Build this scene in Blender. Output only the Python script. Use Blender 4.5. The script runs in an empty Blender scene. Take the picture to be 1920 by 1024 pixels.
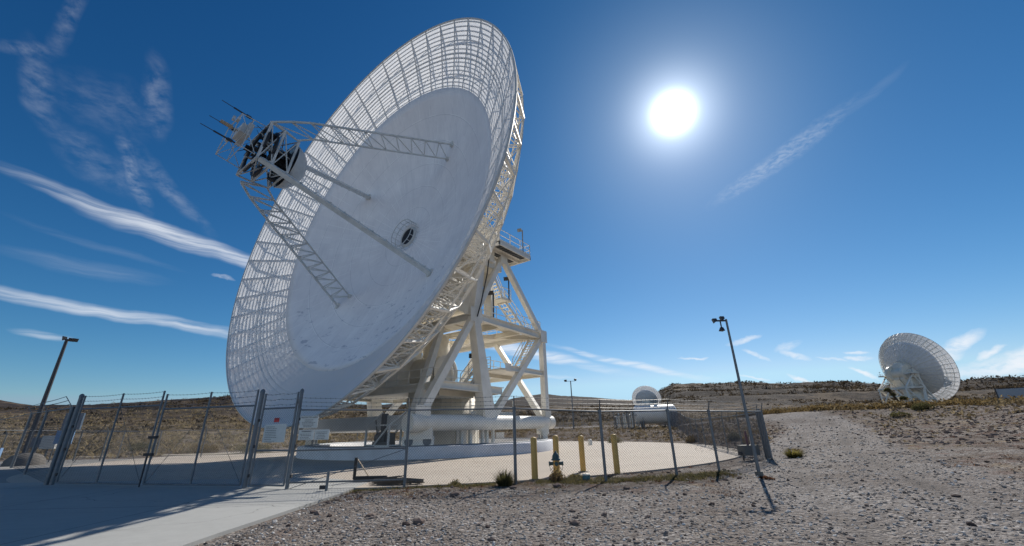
import bpy, math, random
import numpy as np
from mathutils import Matrix, Vector
random.seed(7); RNG = np.random.RandomState(11)
S = bpy.context.scene; COL = S.collection
rad = math.radians

# ------------------------------------------------------------------ camera, sky, sun, exposure
cam = bpy.data.cameras.new('camera'); camo = bpy.data.objects.new('camera', cam); COL.objects.link(camo)
cam.sensor_width = 36; cam.lens = 761.97 / 1920 * 36; cam.clip_end = 30000; cam.clip_start = 0.05
p_, r_ = rad(20.9905), rad(1.2827)
F0 = Vector((0, math.cos(p_), math.sin(p_))); R0 = Vector((1, 0, 0)); U0 = Vector((0, -math.sin(p_), math.cos(p_)))
RR = math.cos(r_) * R0 - math.sin(r_) * U0; UU = math.sin(r_) * R0 + math.cos(r_) * U0
M3 = Matrix((RR, UU, -F0)).transposed()
camo.matrix_world = Matrix.Translation((0, 0, 1.57)) @ M3.to_4x4(); S.camera = camo
SUN_AZ, SUN_EL = 26.98, 38.78
sd = Vector((math.sin(rad(SUN_AZ)) * math.cos(rad(SUN_EL)), math.cos(rad(SUN_AZ)) * math.cos(rad(SUN_EL)), math.sin(rad(SUN_EL))))
SKY_STRENGTH = 0.085
sl = bpy.data.lights.new('sun', 'SUN'); sl.energy = 4.7; sl.angle = rad(0.53); sl.color = (1, .945, .86)
so = bpy.data.objects.new('sun', sl); COL.objects.link(so); so.rotation_euler = sd.to_track_quat('Z', 'Y').to_euler()
S.view_settings.view_transform = 'Standard'; S.view_settings.look = 'None'
S.view_settings.exposure = 0.2; S.view_settings.gamma = 1.0

w = bpy.data.worlds.new('World'); S.world = w; w.use_nodes = True
nt = w.node_tree; N = nt.nodes; L = nt.links; N.clear()
def nd(t, **k):
    n = N.new(t)
    for a, b in k.items(): setattr(n, a, b)
    return n
def mth(op, a, b=None, c=None, clamp=False):
    n = nd('ShaderNodeMath', operation=op, use_clamp=clamp)
    for i, v in enumerate((a, b, c)):
        if v is None: continue
        if isinstance(v, (int, float)): n.inputs[i].default_value = v
        else: L.new(v, n.inputs[i])
    return n.outputs[0]
def vmth(op, a, b=None):
    n = nd('ShaderNodeVectorMath', operation=op)
    for i, v in enumerate((a, b)):
        if v is None: continue
        if isinstance(v, (tuple, list, Vector)): n.inputs[i].default_value = v
        else: L.new(v, n.inputs[i])
    return n
sky = nd('ShaderNodeTexSky', sky_type='NISHITA'); sky.sun_disc = False
sky.sun_elevation = rad(SUN_EL); sky.sun_rotation = rad(SUN_AZ); sky.altitude = 1000
sky.air_density = 1.0; sky.dust_density = 0.35; sky.ozone_density = 3.0
tc = nd('ShaderNodeTexCoord')
dirv = vmth('NORMALIZE', tc.outputs['Generated']).outputs[0]
sep = nd('ShaderNodeSeparateXYZ'); L.new(dirv, sep.inputs[0])
X_, Y_, Z_ = sep.outputs
az = mth('MULTIPLY', mth('ARCTAN2', X_, Y_), 180 / math.pi)
el = mth('MULTIPLY', mth('ARCSINE', Z_), 180 / math.pi)
# richer blue of a dry desert sky
sepc = nd('ShaderNodeSeparateColor'); L.new(sky.outputs[0], sepc.inputs[0]); cmb = nd('ShaderNodeCombineXYZ')
def chan(i, k, g_): return mth('MULTIPLY', mth('POWER', mth('MULTIPLY', sepc.outputs[i], 0.085), g_), k / 0.085)
cb = chan(2, .93, 1.12); cgr = mth('MINIMUM', chan(1, .99, 1.32), mth('MULTIPLY', cb, .80)); cr = mth('MINIMUM', chan(0, 1.6, 1.95), mth('MULTIPLY', cgr, .64))
for i, c_ in enumerate((cr, cgr, cb)): L.new(c_, cmb.inputs[i])
skyc = cmb.outputs[0]
# aureole round the sun
dp = vmth('DOT_PRODUCT', dirv, tuple(sd)).outputs['Value']
x1 = mth('SUBTRACT', 1.0, dp)
def ex(k, a): return mth('MULTIPLY', mth('EXPONENT', mth('DIVIDE', x1, -k)), a)
halo = mth('ADD', mth('ADD', ex(0.00040, 48), ex(0.0026, 7.5)), ex(0.014, 1.25))
hc = nd('ShaderNodeCombineXYZ')
for i, t in enumerate((.88, .97, 1.04)): L.new(mth('MULTIPLY', halo, t), hc.inputs[i])
# clouds laid out on the sky by azimuth and elevation in degrees
ce = nd('ShaderNodeCombineXYZ'); L.new(az, ce.inputs[0]); L.new(el, ce.inputs[1])
def warp(scale, amt, det=4):
    n = nd('ShaderNodeTexNoise'); n.inputs['Scale'].default_value = scale; n.inputs['Detail'].default_value = det
    L.new(ce.outputs[0], n.inputs['Vector'])
    s = vmth('SUBTRACT', n.outputs['Color'], (.5, .5, .5)).outputs[0]
    m = vmth('MULTIPLY', s, (amt, amt, 0)).outputs[0]
    return vmth('ADD', ce.outputs[0], m).outputs[0]
wsoft = warp(.16, 1.5, 3); whard = warp(.15, 2.6, 3); wtiny = warp(.9, .8)
masks = {}
def cloud(a, b, width, op, src=None, grow=1.0, kind=None, pw=1.1, **k):
    (ax, ay), (bx, by) = a, b
    src = src or wsoft; kind = kind or ('soft' if src is wsoft else 'hard' if src is whard else 'tiny')
    m = nd('ShaderNodeMapping', vector_type='TEXTURE')
    m.inputs['Location'].default_value = ((ax + bx) / 2, (ay + by) / 2, 0)
    m.inputs['Rotation'].default_value = (0, 0, math.atan2(by - ay, bx - ax))
    m.inputs['Scale'].default_value = (math.hypot(bx - ax, by - ay) / 2 * grow, width, 1)
    L.new(src, m.inputs['Vector'])
    d2 = vmth('DOT_PRODUCT', m.outputs[0], m.outputs[0]).outputs['Value']
    v = mth('MULTIPLY', mth('POWER', mth('SUBTRACT', 1.0, d2, clamp=True), 1.5 if kind != 'tiny' else 1.1), op)
    masks[kind] = mth('MAXIMUM', masks.get(kind, 0.0), v)
cloud((-58, 22.9), (-26, 18.3), 1.15, .92, sx=1.2, sy=1.5, lo=.0, hi=.55, grow=1.05)
cloud((-52, 21.2), (-30, 19.0), 1.0, .55, sx=2, sy=5, lo=.3, hi=.7)
cloud((-64, 12.9), (-24, 10.2), .8, .8, sx=1.2, sy=2, lo=.05, hi=.55)
cloud((-56, 15.8), (-41, 15.7), 1.0, .12, sx=2, sy=6)
cloud((-56, 19.0), (-40, 17.0), .5, .07, sx=2, sy=6)
cloud((-52, 9.2), (-47.5, 8.7), .45, .5)
for a_, b_, wd_, o_ in (((-50.4, 29.5), (-45.5, 22.3), 1.2, .55), ((-49.8, 29.3), (-39.5, 21.8), 1.3, .3), ((-58.5, 34), (-53.8, 26.7), 1.8, .28),
                       ((-49.8, 37.5), (-46.8, 30), 2.0, .3), ((-60.5, 32), (-56, 34.5), .9, .3), ((-55, 28.4), (-48.5, 24), 2.2, .22),
                       ((-56.8, 43), (-56.6, 33), 1.2, .26), ((-56, 32), (-47, 31), 3.6, .16), ((-50.5, 27), (-46, 24), 2.6, .2)):
    cloud(a_, b_, wd_ * .9, o_ * .62, src=whard, grow=1.2)
cloud((28.3, 26.3), (48.5, 32.8), 1.35, .27, src=wtiny, kind='fibre', sx=6, sy=5, lo=.25, hi=.75, grow=1.05)
cloud((30, 26.3), (41, 30.5), .85, .22, src=wtiny, kind='fibre', sx=5, sy=7, lo=.25, hi=.7)
cloud((44, 31.3), (53, 33.6), .6, .07)
cloud((-18, 15.2), (17.6, 5.9), 1.0, .95, sx=2, sy=1.6, lo=.1, hi=.6)
cloud((-6, 11.2), (8, 8.8), .8, .8, sx=2, sy=2, lo=.1, hi=.6)
cloud((3, 11.4), (27.5, 4.2), .55, .8, sx=3, sy=2, lo=.2, hi=.65)
cloud((-3, 7.6), (9.5, 5.9), .35, .5)
for a_, b_, wd_, o_ in (((27.8, 9.2), (31.4, 9.8), .4, .7), ((29.4, 8.3), (31.7, 6.9), .3, .7), ((32.6, 7.9), (35.2, 8.6), .5, .5),
                       ((33.0, 7.8), (35.6, 6.6), .42, .75), ((38.8, 7.0), (40.8, 6.6), .22, .8), ((38.6, 6.4), (41, 6.0), .22, .85), ((38.9, 5.4), (40.9, 4.1), .3, .95),
                       ((33.3, 5.0), (35.4, 4.1), .27, .95), ((22, 8.0), (25.1, 7.7), .2, .8), ((36.3, 6.7), (38.8, 6.1), .16, .7), ((28.3, 5.5), (31.4, 4.5), .18, .6),
                       ((45.4, 5.4), (49.2, 7.5), .75, 1.0), ((44.6, 4.9), (47.4, 5.8), .6, .9), ((48.2, 5.1), (50.2, 6.0), .32, .95), ((45.8, 3.9), (60, 5.2), 1.2, 1.1), ((49, 4.2), (56, 6.8), 1.0, 1.1),
                       ((-38.4, 17.4), (-36.2, 17.2), .3, .4), ((20, 6.2), (26, 5.2), .3, .3)):
    cloud(a_, b_, wd_, o_, src=wtiny, sx=1.6, sy=1.6, lo=.05, hi=.6, grow=1.25)
def field(src, rot, sx, sy, lo, hi, det=6):
    mm = nd('ShaderNodeMapping'); mm.inputs['Scale'].default_value = (sx, sy, 1); mm.inputs['Rotation'].default_value = (0, 0, rad(rot))
    L.new(src, mm.inputs['Vector']); n = nd('ShaderNodeTexNoise'); n.inputs['Scale'].default_value = 1; n.inputs['Detail'].default_value = det; n.inputs['Roughness'].default_value = .6
    L.new(mm.outputs[0], n.inputs['Vector']); r = nd('ShaderNodeMapRange', interpolation_type='SMOOTHSTEP'); r.inputs['From Min'].default_value = lo; r.inputs['From Max'].default_value = hi
    L.new(n.outputs['Fac'], r.inputs['Value']); return r.outputs[0]
acc = mth('MULTIPLY', masks['soft'], field(wsoft, 6, .12, 2.2, .15, .72, 9))
acc = mth('MAXIMUM', acc, mth('MULTIPLY', masks['hard'], field(whard, 58, .5, 1.0, .30, .80, 10)))
acc = mth('MAXIMUM', acc, mth('MULTIPLY', masks['tiny'], field(wtiny, 5, .5, 1.2, .2, .62)))
acc = mth('MAXIMUM', acc, mth('MULTIPLY', masks['fibre'], field(wtiny, -20, .9, 2.6, .28, .72)))
mixc = nd('ShaderNodeMix', data_type='RGBA'); L.new(mth('MULTIPLY', acc, .9, clamp=True), mixc.inputs['Factor'])
anti_fill = mth('MULTIPLY', dp, -1.6, clamp=True)   # boost added to the unseen sky opposite the sun, fills the shaded dish
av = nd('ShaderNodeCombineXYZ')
for i, q_ in enumerate((3.1, 1.35, .75)): L.new(mth('MULTIPLY_ADD', anti_fill, q_, 1.0), av.inputs[i])
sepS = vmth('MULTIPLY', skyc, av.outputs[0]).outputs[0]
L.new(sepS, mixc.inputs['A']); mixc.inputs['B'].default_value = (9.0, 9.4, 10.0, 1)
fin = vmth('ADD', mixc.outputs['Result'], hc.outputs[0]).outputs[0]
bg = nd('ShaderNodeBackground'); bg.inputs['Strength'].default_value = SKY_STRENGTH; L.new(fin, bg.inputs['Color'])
w.cycles.sampling_method = 'MANUAL'; w.cycles.sample_map_resolution = 512
ow = nd('ShaderNodeOutputWorld'); L.new(bg.outputs[0], ow.inputs['Surface'])

# ------------------------------------------------------------------ materials
def mat(name, col, rough=.6, metal=0., noise=0., nscale=3., bump=0., bscale=20., col2=None, spec=.5):
    m = bpy.data.materials.new(name); m.use_nodes = True; t = m.node_tree
    b = t.nodes['Principled BSDF']; b.inputs['Base Color'].default_value = (*col, 1)
    b.inputs['Roughness'].default_value = rough; b.inputs['Metallic'].default_value = metal
    b.inputs['Specular IOR Level'].default_value = spec
    tcn = t.nodes.new('ShaderNodeTexCoord')
    if noise:
        n = t.nodes.new('ShaderNodeTexNoise'); n.inputs['Scale'].default_value = nscale; n.inputs['Detail'].default_value = 8
        n.inputs['Roughness'].default_value = .65
        r = t.nodes.new('ShaderNodeValToRGB'); r.color_ramp.elements[0].position = .5 - noise; r.color_ramp.elements[1].position = .5 + noise * .6
        c2 = col2 or tuple(c * .6 for c in col)
        r.color_ramp.elements[0].color = (*c2, 1); r.color_ramp.elements[1].color = (*col, 1)
        t.links.new(tcn.outputs['Object'], n.inputs['Vector']); t.links.new(n.outputs['Fac'], r.inputs[0]); t.links.new(r.outputs[0], b.inputs['Base Color'])
    if bump:
        n2 = t.nodes.new('ShaderNodeTexNoise'); n2.inputs['Scale'].default_value = bscale; n2.inputs['Detail'].default_value = 6
        bp = t.nodes.new('ShaderNodeBump'); bp.inputs['Strength'].default_value = bump; bp.inputs['Distance'].default_value = .02
        t.links.new(tcn.outputs['Object'], n2.inputs['Vector']); t.links.new(n2.outputs['Fac'], bp.inputs['Height']); t.links.new(bp.outputs[0], b.inputs['Normal'])
    return m
WHITE = mat('antenna_paint', (.86, .83, .76), .5, noise=.28, nscale=1.1, col2=(.68, .65, .58))
CREAM = mat('cream_paint', (.85, .80, .70), .55, noise=.3, nscale=.7, col2=(.64, .59, .49))
GREYW = mat('grey_white_paint', (.66, .67, .66), .5, noise=.25, nscale=2, col2=(.52, .53, .52))
STRUTM = mat('strut_paint', (.74, .75, .73), .5, noise=.25, nscale=2, col2=(.5, .52, .5))
DARK = mat('dark_metal', (.035, .035, .04), .55, .3)
LAMP = mat('lamp_metal', (.06, .06, .065), .5, .4)
GALV = mat('galvanised_steel', (.19, .21, .23), .5, .35, noise=.3, nscale=6, col2=(.11, .125, .14))
WIRE = mat('wire_steel', (.11, .12, .13), .5, .5)
YELL = mat('yellow_paint', (.80, .50, .14), .55, noise=.35, nscale=5, col2=(.62, .36, .09))
RUST = mat('dirty_cream', (.5, .38, .26), .7)
GLASSM = mat('panel_blue_grey', (.10, .14, .2), .25)
BLUEP = mat('blue_panel', (.16, .27, .45), .5)
TEAL = mat('teal_plastic', (.07, .2, .24), .5)
HYDG = mat('hydrant_green', (.05, .11, .12), .5)
SIGNW = mat('sign_white', (.62, .64, .62), .5, noise=.3, nscale=8, col2=(.5, .52, .5))
INK = mat('sign_ink', (.03, .03, .035), .6)
REDS = mat('sign_red', (.5, .02, .02), .5)
PURP = mat('maroon_plastic', (.14, .03, .05), .5)
FOOT = mat('footing_concrete', (.2, .185, .165), .9, noise=.3, nscale=5, bump=.4)
HOSE = mat('black_rubber', (.02, .02, .022), .7)

def newmat(name):
    m = bpy.data.materials.new(name); m.use_nodes = True; t = m.node_tree
    return m, t, t.nodes['Principled BSDF']
def tn(t, ty, **k):
    n = t.nodes.new(ty)
    for a, b in k.items(): setattr(n, a, b)
    return n
def tm(t, op, a, b=None, clamp=False):
    n = tn(t, 'ShaderNodeMath', operation=op, use_clamp=clamp)
    for i, v in enumerate((a, b)):
        if v is None: continue
        if isinstance(v, (int, float)): n.inputs[i].default_value = v
        else: t.links.new(v, n.inputs[i])
    return n.outputs[0]
def ramp(t, fac, stops):
    r = tn(t, 'ShaderNodeValToRGB'); e = r.color_ramp.elements
    while len(e) < len(stops): e.new(.5)
    for i, (p, c) in enumerate(stops): e[i].position = p; e[i].color = (*c, 1)
    t.links.new(fac, r.inputs[0]); return r.outputs[0]
def tmix(t, f, a, b):
    m = tn(t, 'ShaderNodeMix', data_type='RGBA')
    for k, v in (('Factor', f), ('A', a), ('B', b)):
        if isinstance(v, (int, float)): m.inputs[k].default_value = v
        elif isinstance(v, tuple): m.inputs[k].default_value = (*v, 1)
        else: t.links.new(v, m.inputs[k])
    return m.outputs['Result']
def tnoise(t, vec, scale, det=6, rough=.6):
    n = tn(t, 'ShaderNodeTexNoise'); n.inputs['Scale'].default_value = scale; n.inputs['Detail'].default_value = det; n.inputs['Roughness'].default_value = rough
    t.links.new(vec, n.inputs['Vector']); return n.outputs['Fac']

def reflector_mat():
    m, t, b = newmat('reflector_paint')
    tc = tn(t, 'ShaderNodeTexCoord'); o = tc.outputs['Object']
    s = tn(t, 'ShaderNodeSeparateXYZ'); t.links.new(o, s.inputs[0])
    r = tm(t, 'SQRT', tm(t, 'ADD', tm(t, 'MULTIPLY', s.outputs[0], s.outputs[0]), tm(t, 'MULTIPLY', s.outputs[1], s.outputs[1])))
    a = tm(t, 'ARCTAN2', s.outputs[1], s.outputs[0])
    fr = tm(t, 'ABSOLUTE', tm(t, 'SUBTRACT', tm(t, 'FRACT', tm(t, 'DIVIDE', r, 2.0)), .5))
    ring = tm(t, 'LESS_THAN', fr, .014)
    fa = tm(t, 'ABSOLUTE', tm(t, 'SUBTRACT', tm(t, 'FRACT', tm(t, 'MULTIPLY', a, 24 / math.pi)), .5))
    rads = tm(t, 'LESS_THAN', tm(t, 'MULTIPLY', fa, r), .15)
    seam = tm(t, 'MULTIPLY', tm(t, 'MAXIMUM', ring, rads), tm(t, 'GREATER_THAN', tnoise(t, o, .55, 3), .50))
    nn = tnoise(t, o, .45, 8, .65)
    base = ramp(t, nn, [(.25, (.80, .79, .81)), (.7, (.93, .92, .93))])
    wnn = tn(t, 'ShaderNodeTexWhiteNoise', noise_dimensions='2D'); cx = tn(t, 'ShaderNodeCombineXYZ')
    t.links.new(tm(t, 'FLOOR', tm(t, 'DIVIDE', r, 2.0)), cx.inputs[0]); t.links.new(tm(t, 'FLOOR', tm(t, 'MULTIPLY', a, 24 / math.pi)), cx.inputs[1]); t.links.new(cx.outputs[0], wnn.inputs['Vector'])
    base = tmix(t, tm(t, 'MULTIPLY', wnn.outputs['Value'], .22), base, (.62, .62, .66))
    strk = tn(t, 'ShaderNodeMapping'); strk.inputs['Scale'].default_value = (3.5, .25, 1); t.links.new(o, strk.inputs[0])
    base = tmix(t, tm(t, 'MULTIPLY', ramp(t, tnoise(t, strk.outputs[0], 1.0, 8, .7), [(.5, (0, 0, 0)), (.75, (1, 1, 1))]), .35), base, (.55, .56, .6))
    c = tmix(t, tm(t, 'MULTIPLY', seam, .9), base, (1, 1, 1))
    dk = tm(t, 'LESS_THAN', tm(t, 'ABSOLUTE', tm(t, 'SUBTRACT', tm(t, 'FRACT', tm(t, 'DIVIDE', tm(t, 'ADD', r, .05), 2.0)), .5)), .01)
    c = tmix(t, tm(t, 'MULTIPLY', dk, .35), c, (.3, .32, .36))
    # worn patches: stretched dark scuffs near the lower part
    mp = tn(t, 'ShaderNodeMapping'); mp.inputs['Scale'].default_value = (.9, 2.4, .9); mp.inputs['Rotation'].default_value = (0, 0, .6); t.links.new(o, mp.inputs[0])
    sc = tm(t, 'GREATER_THAN', tnoise(t, mp.outputs[0], .85, 9, .72), .60)
    low = tm(t, 'LESS_THAN', s.outputs[1], -6.0)
    c = tmix(t, tm(t, 'MULTIPLY', tm(t, 'MULTIPLY', sc, low), .55), c, (.3, .33, .42))
    t.links.new(c, b.inputs['Base Color']); b.inputs['Roughness'].default_value = .55
    return m
REFL = reflector_mat()
def perf_mat():
    m, t, b = newmat('perforated_panel')
    b.inputs['Base Color'].default_value = (.80, .81, .83, 1); b.inputs['Roughness'].default_value = .55
    out = t.nodes['Material Output']
    trl = tn(t, 'ShaderNodeBsdfTranslucent'); trl.inputs[0].default_value = (.85, .86, .9, 1)
    trp = tn(t, 'ShaderNodeBsdfTransparent')
    a = tn(t, 'ShaderNodeMixShader'); a.inputs[0].default_value = .33; t.links.new(b.outputs[0], a.inputs[1]); t.links.new(trl.outputs[0], a.inputs[2])
    c = tn(t, 'ShaderNodeMixShader'); c.inputs[0].default_value = .025; t.links.new(a.outputs[0], c.inputs[1]); t.links.new(trp.outputs[0], c.inputs[2])
    t.links.new(c.outputs[0], out.inputs['Surface']); return m
PERF = perf_mat()

# ------------------------------------------------------------------ mesh helpers
class MB:
    def __init__(s): s.v = []; s.f = []; s.sm = []
    def add(s, vs, fs, sm=False):
        o = len(s.v); s.v += [tuple(v) for v in vs]; s.f += [tuple(i + o for i in f) for f in fs]; s.sm += [sm] * len(fs)
    def box(s, c, d, rz=0.):
        x, y, z = [k / 2 for k in d]; cs, sn = math.cos(rz), math.sin(rz)
        vs = []
        for i in (-x, x):
            for j in (-y, y):
                for k in (-z, z): vs.append((c[0] + i * cs - j * sn, c[1] + i * sn + j * cs, c[2] + k))
        s.add(vs, [(0, 1, 3, 2), (4, 6, 7, 5), (0, 4, 5, 1), (2, 3, 7, 6), (0, 2, 6, 4), (1, 5, 7, 3)])
    def bar(s, a, b, w_, h_=None, w2=None, h2=None, up=(0, 0, 1)):
        a = Vector(a); b = Vector(b); d = (b - a).normalized(); h_ = h_ or w_; w2 = w2 or w_; h2 = h2 or h_
        u = d.cross(Vector(up))
        if u.length < 1e-3: u = d.cross(Vector((1, 0, 0)))
        u.normalize(); v = u.cross(d)
        vs = [a + u * (i * w_ / 2) + v * (j * h_ / 2) for i, j in ((-1, -1), (1, -1), (1, 1), (-1, 1))] + [b + u * (i * w2 / 2) + v * (j * h2 / 2) for i, j in ((-1, -1), (1, -1), (1, 1), (-1, 1))]
        s.add(vs, [(0, 1, 5, 4), (1, 2, 6, 5), (2, 3, 7, 6), (3, 0, 4, 7), (3, 2, 1, 0), (4, 5, 6, 7)])
    def ibeam(s, a, b, w_, h_, t=.05, up=(0, 0, 1)):
        a = Vector(a); b = Vector(b); d = (b - a).normalized(); u = d.cross(Vector(up)).normalized(); v = u.cross(d)
        s.bar(a, b, t, h_ - 2 * t, up=up)
        for k in (-1, 1):
            o = v * (k * (h_ - t) / 2); s.bar(a + o, b + o, w_, t, up=up)
    def tube(s, a, b, r, n=8, r2=None, cap=True):
        a = Vector(a); b = Vector(b); d = (b - a).normalized(); r2 = r if r2 is None else r2
        u = d.cross(Vector((0, 0, 1)))
        if u.length < 1e-3: u = Vector((1, 0, 0))
        u.normalize(); v = u.cross(d)
        vs = []
        for c, rr in ((a, r), (b, r2)):
            for i in range(n):
                t = 2 * math.pi * i / n; vs.append(c + (u * math.cos(t) + v * math.sin(t)) * rr)
        s.add(vs, [(i, (i + 1) % n, n + (i + 1) % n, n + i) for i in range(n)], n > 5)
        if cap:
            s.add(vs[:n], [tuple(range(n - 1, -1, -1))]); s.add(vs[n:], [tuple(range(n))])
    def path(s, pts, r, n=6):
        for a, b in zip(pts[:-1], pts[1:]): s.tube(a, b, r, n)
    def lathe(s, prof, n=48, c=(0, 0, 0), close=False):
        vs = []
        for r, z in prof:
            for i in range(n):
                t = 2 * math.pi * i / n; vs.append((c[0] + r * math.cos(t), c[1] + r * math.sin(t), c[2] + z))
        m = len(prof); fs = []
        for k in range(m if close else m - 1):
            for i in range(n):
                j = (i + 1) % n; k2 = (k + 1) % m; fs.append((k * n + i, k * n + j, k2 * n + j, k2 * n + i))
        s.add(vs, fs, True)
    def obj(s, name, m, parent=None, auto=False):
        me = bpy.data.meshes.new(name); me.from_pydata(s.v, [], s.f); me.materials.append(m)
        me.polygons.foreach_set('use_smooth', s.sm); me.update()
        o = bpy.data.objects.new(name, me); COL.objects.link(o)
        if parent: o.parent = parent
        return o
def tag(o, label=None, cat=None, group=None, kind=None):
    if label: o['label'] = label
    if cat: o['category'] = cat
    if group: o['group'] = group
    if kind: o['kind'] = kind
    return o
def thing(name, loc, rz, label, cat, group=None):
    o = bpy.data.objects.new(name, None); COL.objects.link(o); o.location = loc; o.rotation_euler = (0, 0, rz); o.empty_display_size = .3
    return tag(o, label, cat, group)
def copy_tree(o, parent=None):
    c = o.copy(); COL.objects.link(c)
    if parent: c.parent = parent
    for ch in list(o.children): copy_tree(ch, c)
    return c

# ------------------------------------------------------------------ terrain
RC = np.array([0, 15, 30, 45, 55, 65, 90, 150, 250, 350, 550, 750, 1000, 1600, 6000.])
TB = [(-180, [0] * 15), (-100, [0, 0, 0, 0, 0, .3, 1, 4, 11, 19, 20, 20, 20, 20, 20]),
 (-52, [0, 0, 0, 0, 0, .3, 1, 4, 11, 19, 20, 30, 50, 99, 99]), (-48.3, [0, 0, 0, 0, 0, .3, 1, 4, 11, 19.5, 20, 22, 35, 80, 80]),
 (-45, [0, 0, 0, 0, 0, .3, 1, 4.2, 11.5, 20, 21, 22, 24, 50, 50]), (-34, [0, 0, 0, 0, .1, .4, 1.5, 5, 15, 27, 30, 30, 30, 30, 30]),
 (-18, [0, 0, 0, 0, .1, .4, 1.4, 4.5, 12.5, 21, 24, 25, 25, 25, 25]), (-3, [0, 0, 0, .1, .5, .9, 1.6, 4, 12.5, 19.3, 15, 35, 58, 45, 40]),
 (0, [0, 0, 0, .1, .6, 1, 1.7, 4, 12.7, 18, 12, 38, 70, 50, 40]), (4, [0, 0, 0, .1, .6, 1.1, 1.8, 4, 13, 17, 12, 40, 76, 60, 40]), (10, [0, 0, 0, .1, .6, 1.2, 1.9, 4, 13, 15, 11, 38, 68, 50, 40]),
 (15, [0, 0, 0, .2, .7, 1.3, 2, 4.2, 12.5, 13, 10, 30, 56, 40, 40]), (18.5, [0, 0, .1, .4, .9, 1.3, 2, 4, 10, 14, 20, 53, 60, 60, 60]),
 (20.7, [0, 0, .15, .5, 1, 1.4, 2, 4, 9, 17, 40, 63.5, 66, 66, 66]), (24, [0, 0, .2, .6, 1, 1.8, 2.3, 4, 8, 16, 40, 62, 64, 64, 64]), (29, [0, .03, .2, .6, 1.0, 2.5, 2.6, 4, 7, 15, 38, 60.5, 62, 62, 62]),
 (34, [0, .04, .25, .7, 1.1, 2.75, 2.8, 3.8, 6.6, 12, 34, 54, 56, 56, 56]), (40.5, [0, .06, .35, .8, 1.2, 2.8, 2.8, 3.6, 6.2, 10, 28, 46, 47, 47, 47]), (45, [0, .08, .4, .9, 2.0, 2.8, 2.8, 3.6, 6.2, 10, 26, 43, 44, 44, 44]),
 (50.5, [0, .12, .6, 1.7, 2.5, 2.8, 2.9, 3.6, 6.2, 10, 26, 42.5, 43, 43, 43]), (100, [0, .1, .6, 1.7, 2.5, 2.8, 2.9, 3.6, 6.2, 10, 26, 42, 43, 43, 43]), (180, [0] * 15)]
TA = np.array([t[0] for t in TB], float); TZ = np.array([t[1] for t in TB], float)
PERM = RNG.permutation(512); PV = RNG.rand(512) * 2 - 1
def vnoise(x, y):
    xi = np.floor(x).astype(int); yi = np.floor(y).astype(int); fx = x - xi; fy = y - yi
    fx = fx * fx * (3 - 2 * fx); fy = fy * fy * (3 - 2 * fy)
    h = lambda a, b: PV[PERM[(a & 511)] ^ (PERM[(b + 37) & 511])]
    return (h(xi, yi) * (1 - fx) + h(xi + 1, yi) * fx) * (1 - fy) + (h(xi, yi + 1) * (1 - fx) + h(xi + 1, yi + 1) * fx) * fy
def fbm(x, y, o=4):
    s = 0; a = 1.
    for i in range(o): s = s + a * vnoise(x + 17.3 * i, y - 9.1 * i); x = x * 2.03; y = y * 2.03; a *= .5
    return s
OX, OY = -6.883, 36.221
ROAD = np.array([(3.5, -4), (5.6, 5), (9, 12), (15, 22), (23, 33), (30, 42), (34, 50), (31, 60), (22, 68), (10, 78), (-10, 90)], float)
def road_d(x, y):
    d = np.full(np.shape(x), 1e9)
    for a, b in zip(ROAD[:-1], ROAD[1:]):
        ab = b - a; t = np.clip(((x - a[0]) * ab[0] + (y - a[1]) * ab[1]) / (ab @ ab), 0, 1)
        d = np.minimum(d, np.hypot(x - a[0] - t * ab[0], y - a[1] - t * ab[1]))
    return d
def paved(x, y):  # signed-ish: >0 inside paving
    x = np.asarray(x, float); y = np.asarray(y, float)
    a = 22.8 - np.hypot(x - OX, y - OY)
    b = np.minimum(np.minimum(-4.9 - x, 17.6 - y), y + 3)
    c = np.minimum(np.minimum(-8 - x, 35 - y), y - 17)
    return np.maximum(np.maximum(a, b), c)
def terr(x, y):
    x = np.asarray(x, float); y = np.asarray(y, float)
    r = np.hypot(x, y); a = np.degrees(np.arctan2(x, y))
    i = np.clip(np.searchsorted(TA, a) - 1, 0, len(TA) - 2); t = (a - TA[i]) / (TA[i + 1] - TA[i])
    j = np.clip(np.searchsorted(RC, r) - 1, 0, len(RC) - 2); q = np.clip((r - RC[j]) / (RC[j + 1] - RC[j]), 0, 1); 
    z = (TZ[i, j] * (1 - q) + TZ[i, j + 1] * q) * (1 - t) + (TZ[i + 1, j] * (1 - q) + TZ[i + 1, j + 1] * q) * t
    k = np.clip((r - 90) / 400, 0, 1)
    z = z + k * 2.2 * fbm(x / 60, y / 60, 5) + np.clip((r - 300) / 500, 0, 1) * 6.5 * (.42 - np.abs(fbm(x / 80, y / 80, 4))) * np.clip((760 - r) / 60, 0, 1)
    z = z + np.clip((r - 52) / 60, 0, 1) * .28 * fbm(x / 6, y / 6, 4)
    z = z + np.clip((r - 46) / 30, 0, 1) * np.clip((a - 20) / 8, 0, 1) * .16 * fbm(x / 2, y / 2, 3)
    z = z + np.clip((z - 16) / 8, 0, 1) * np.clip((r - 300) / 150, 0, 1) * (a > 14) * 1.9 * np.sin(2 * np.pi * z / 9.5 + 2.2 * fbm(x / 130, y / 130, 3))
    p = paved(x, y); out = np.clip(-p / .5, 0, 1)
    z = np.where((r < 90), z * np.clip(-p / 6, 0, 1), z)
    z = z + out * (.035 * fbm(x / 1.4, y / 1.4, 4) + .02) - .05 * (1 - out)
    # shallow wheel ruts
    rd = road_d(x, y); z = z - out * .05 * np.exp(-((rd - 1.3) / .45) ** 2) * (r < 70)
    return z
def tz(x, y): return float(terr(np.array([x]), np.array([y]))[0])

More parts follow.
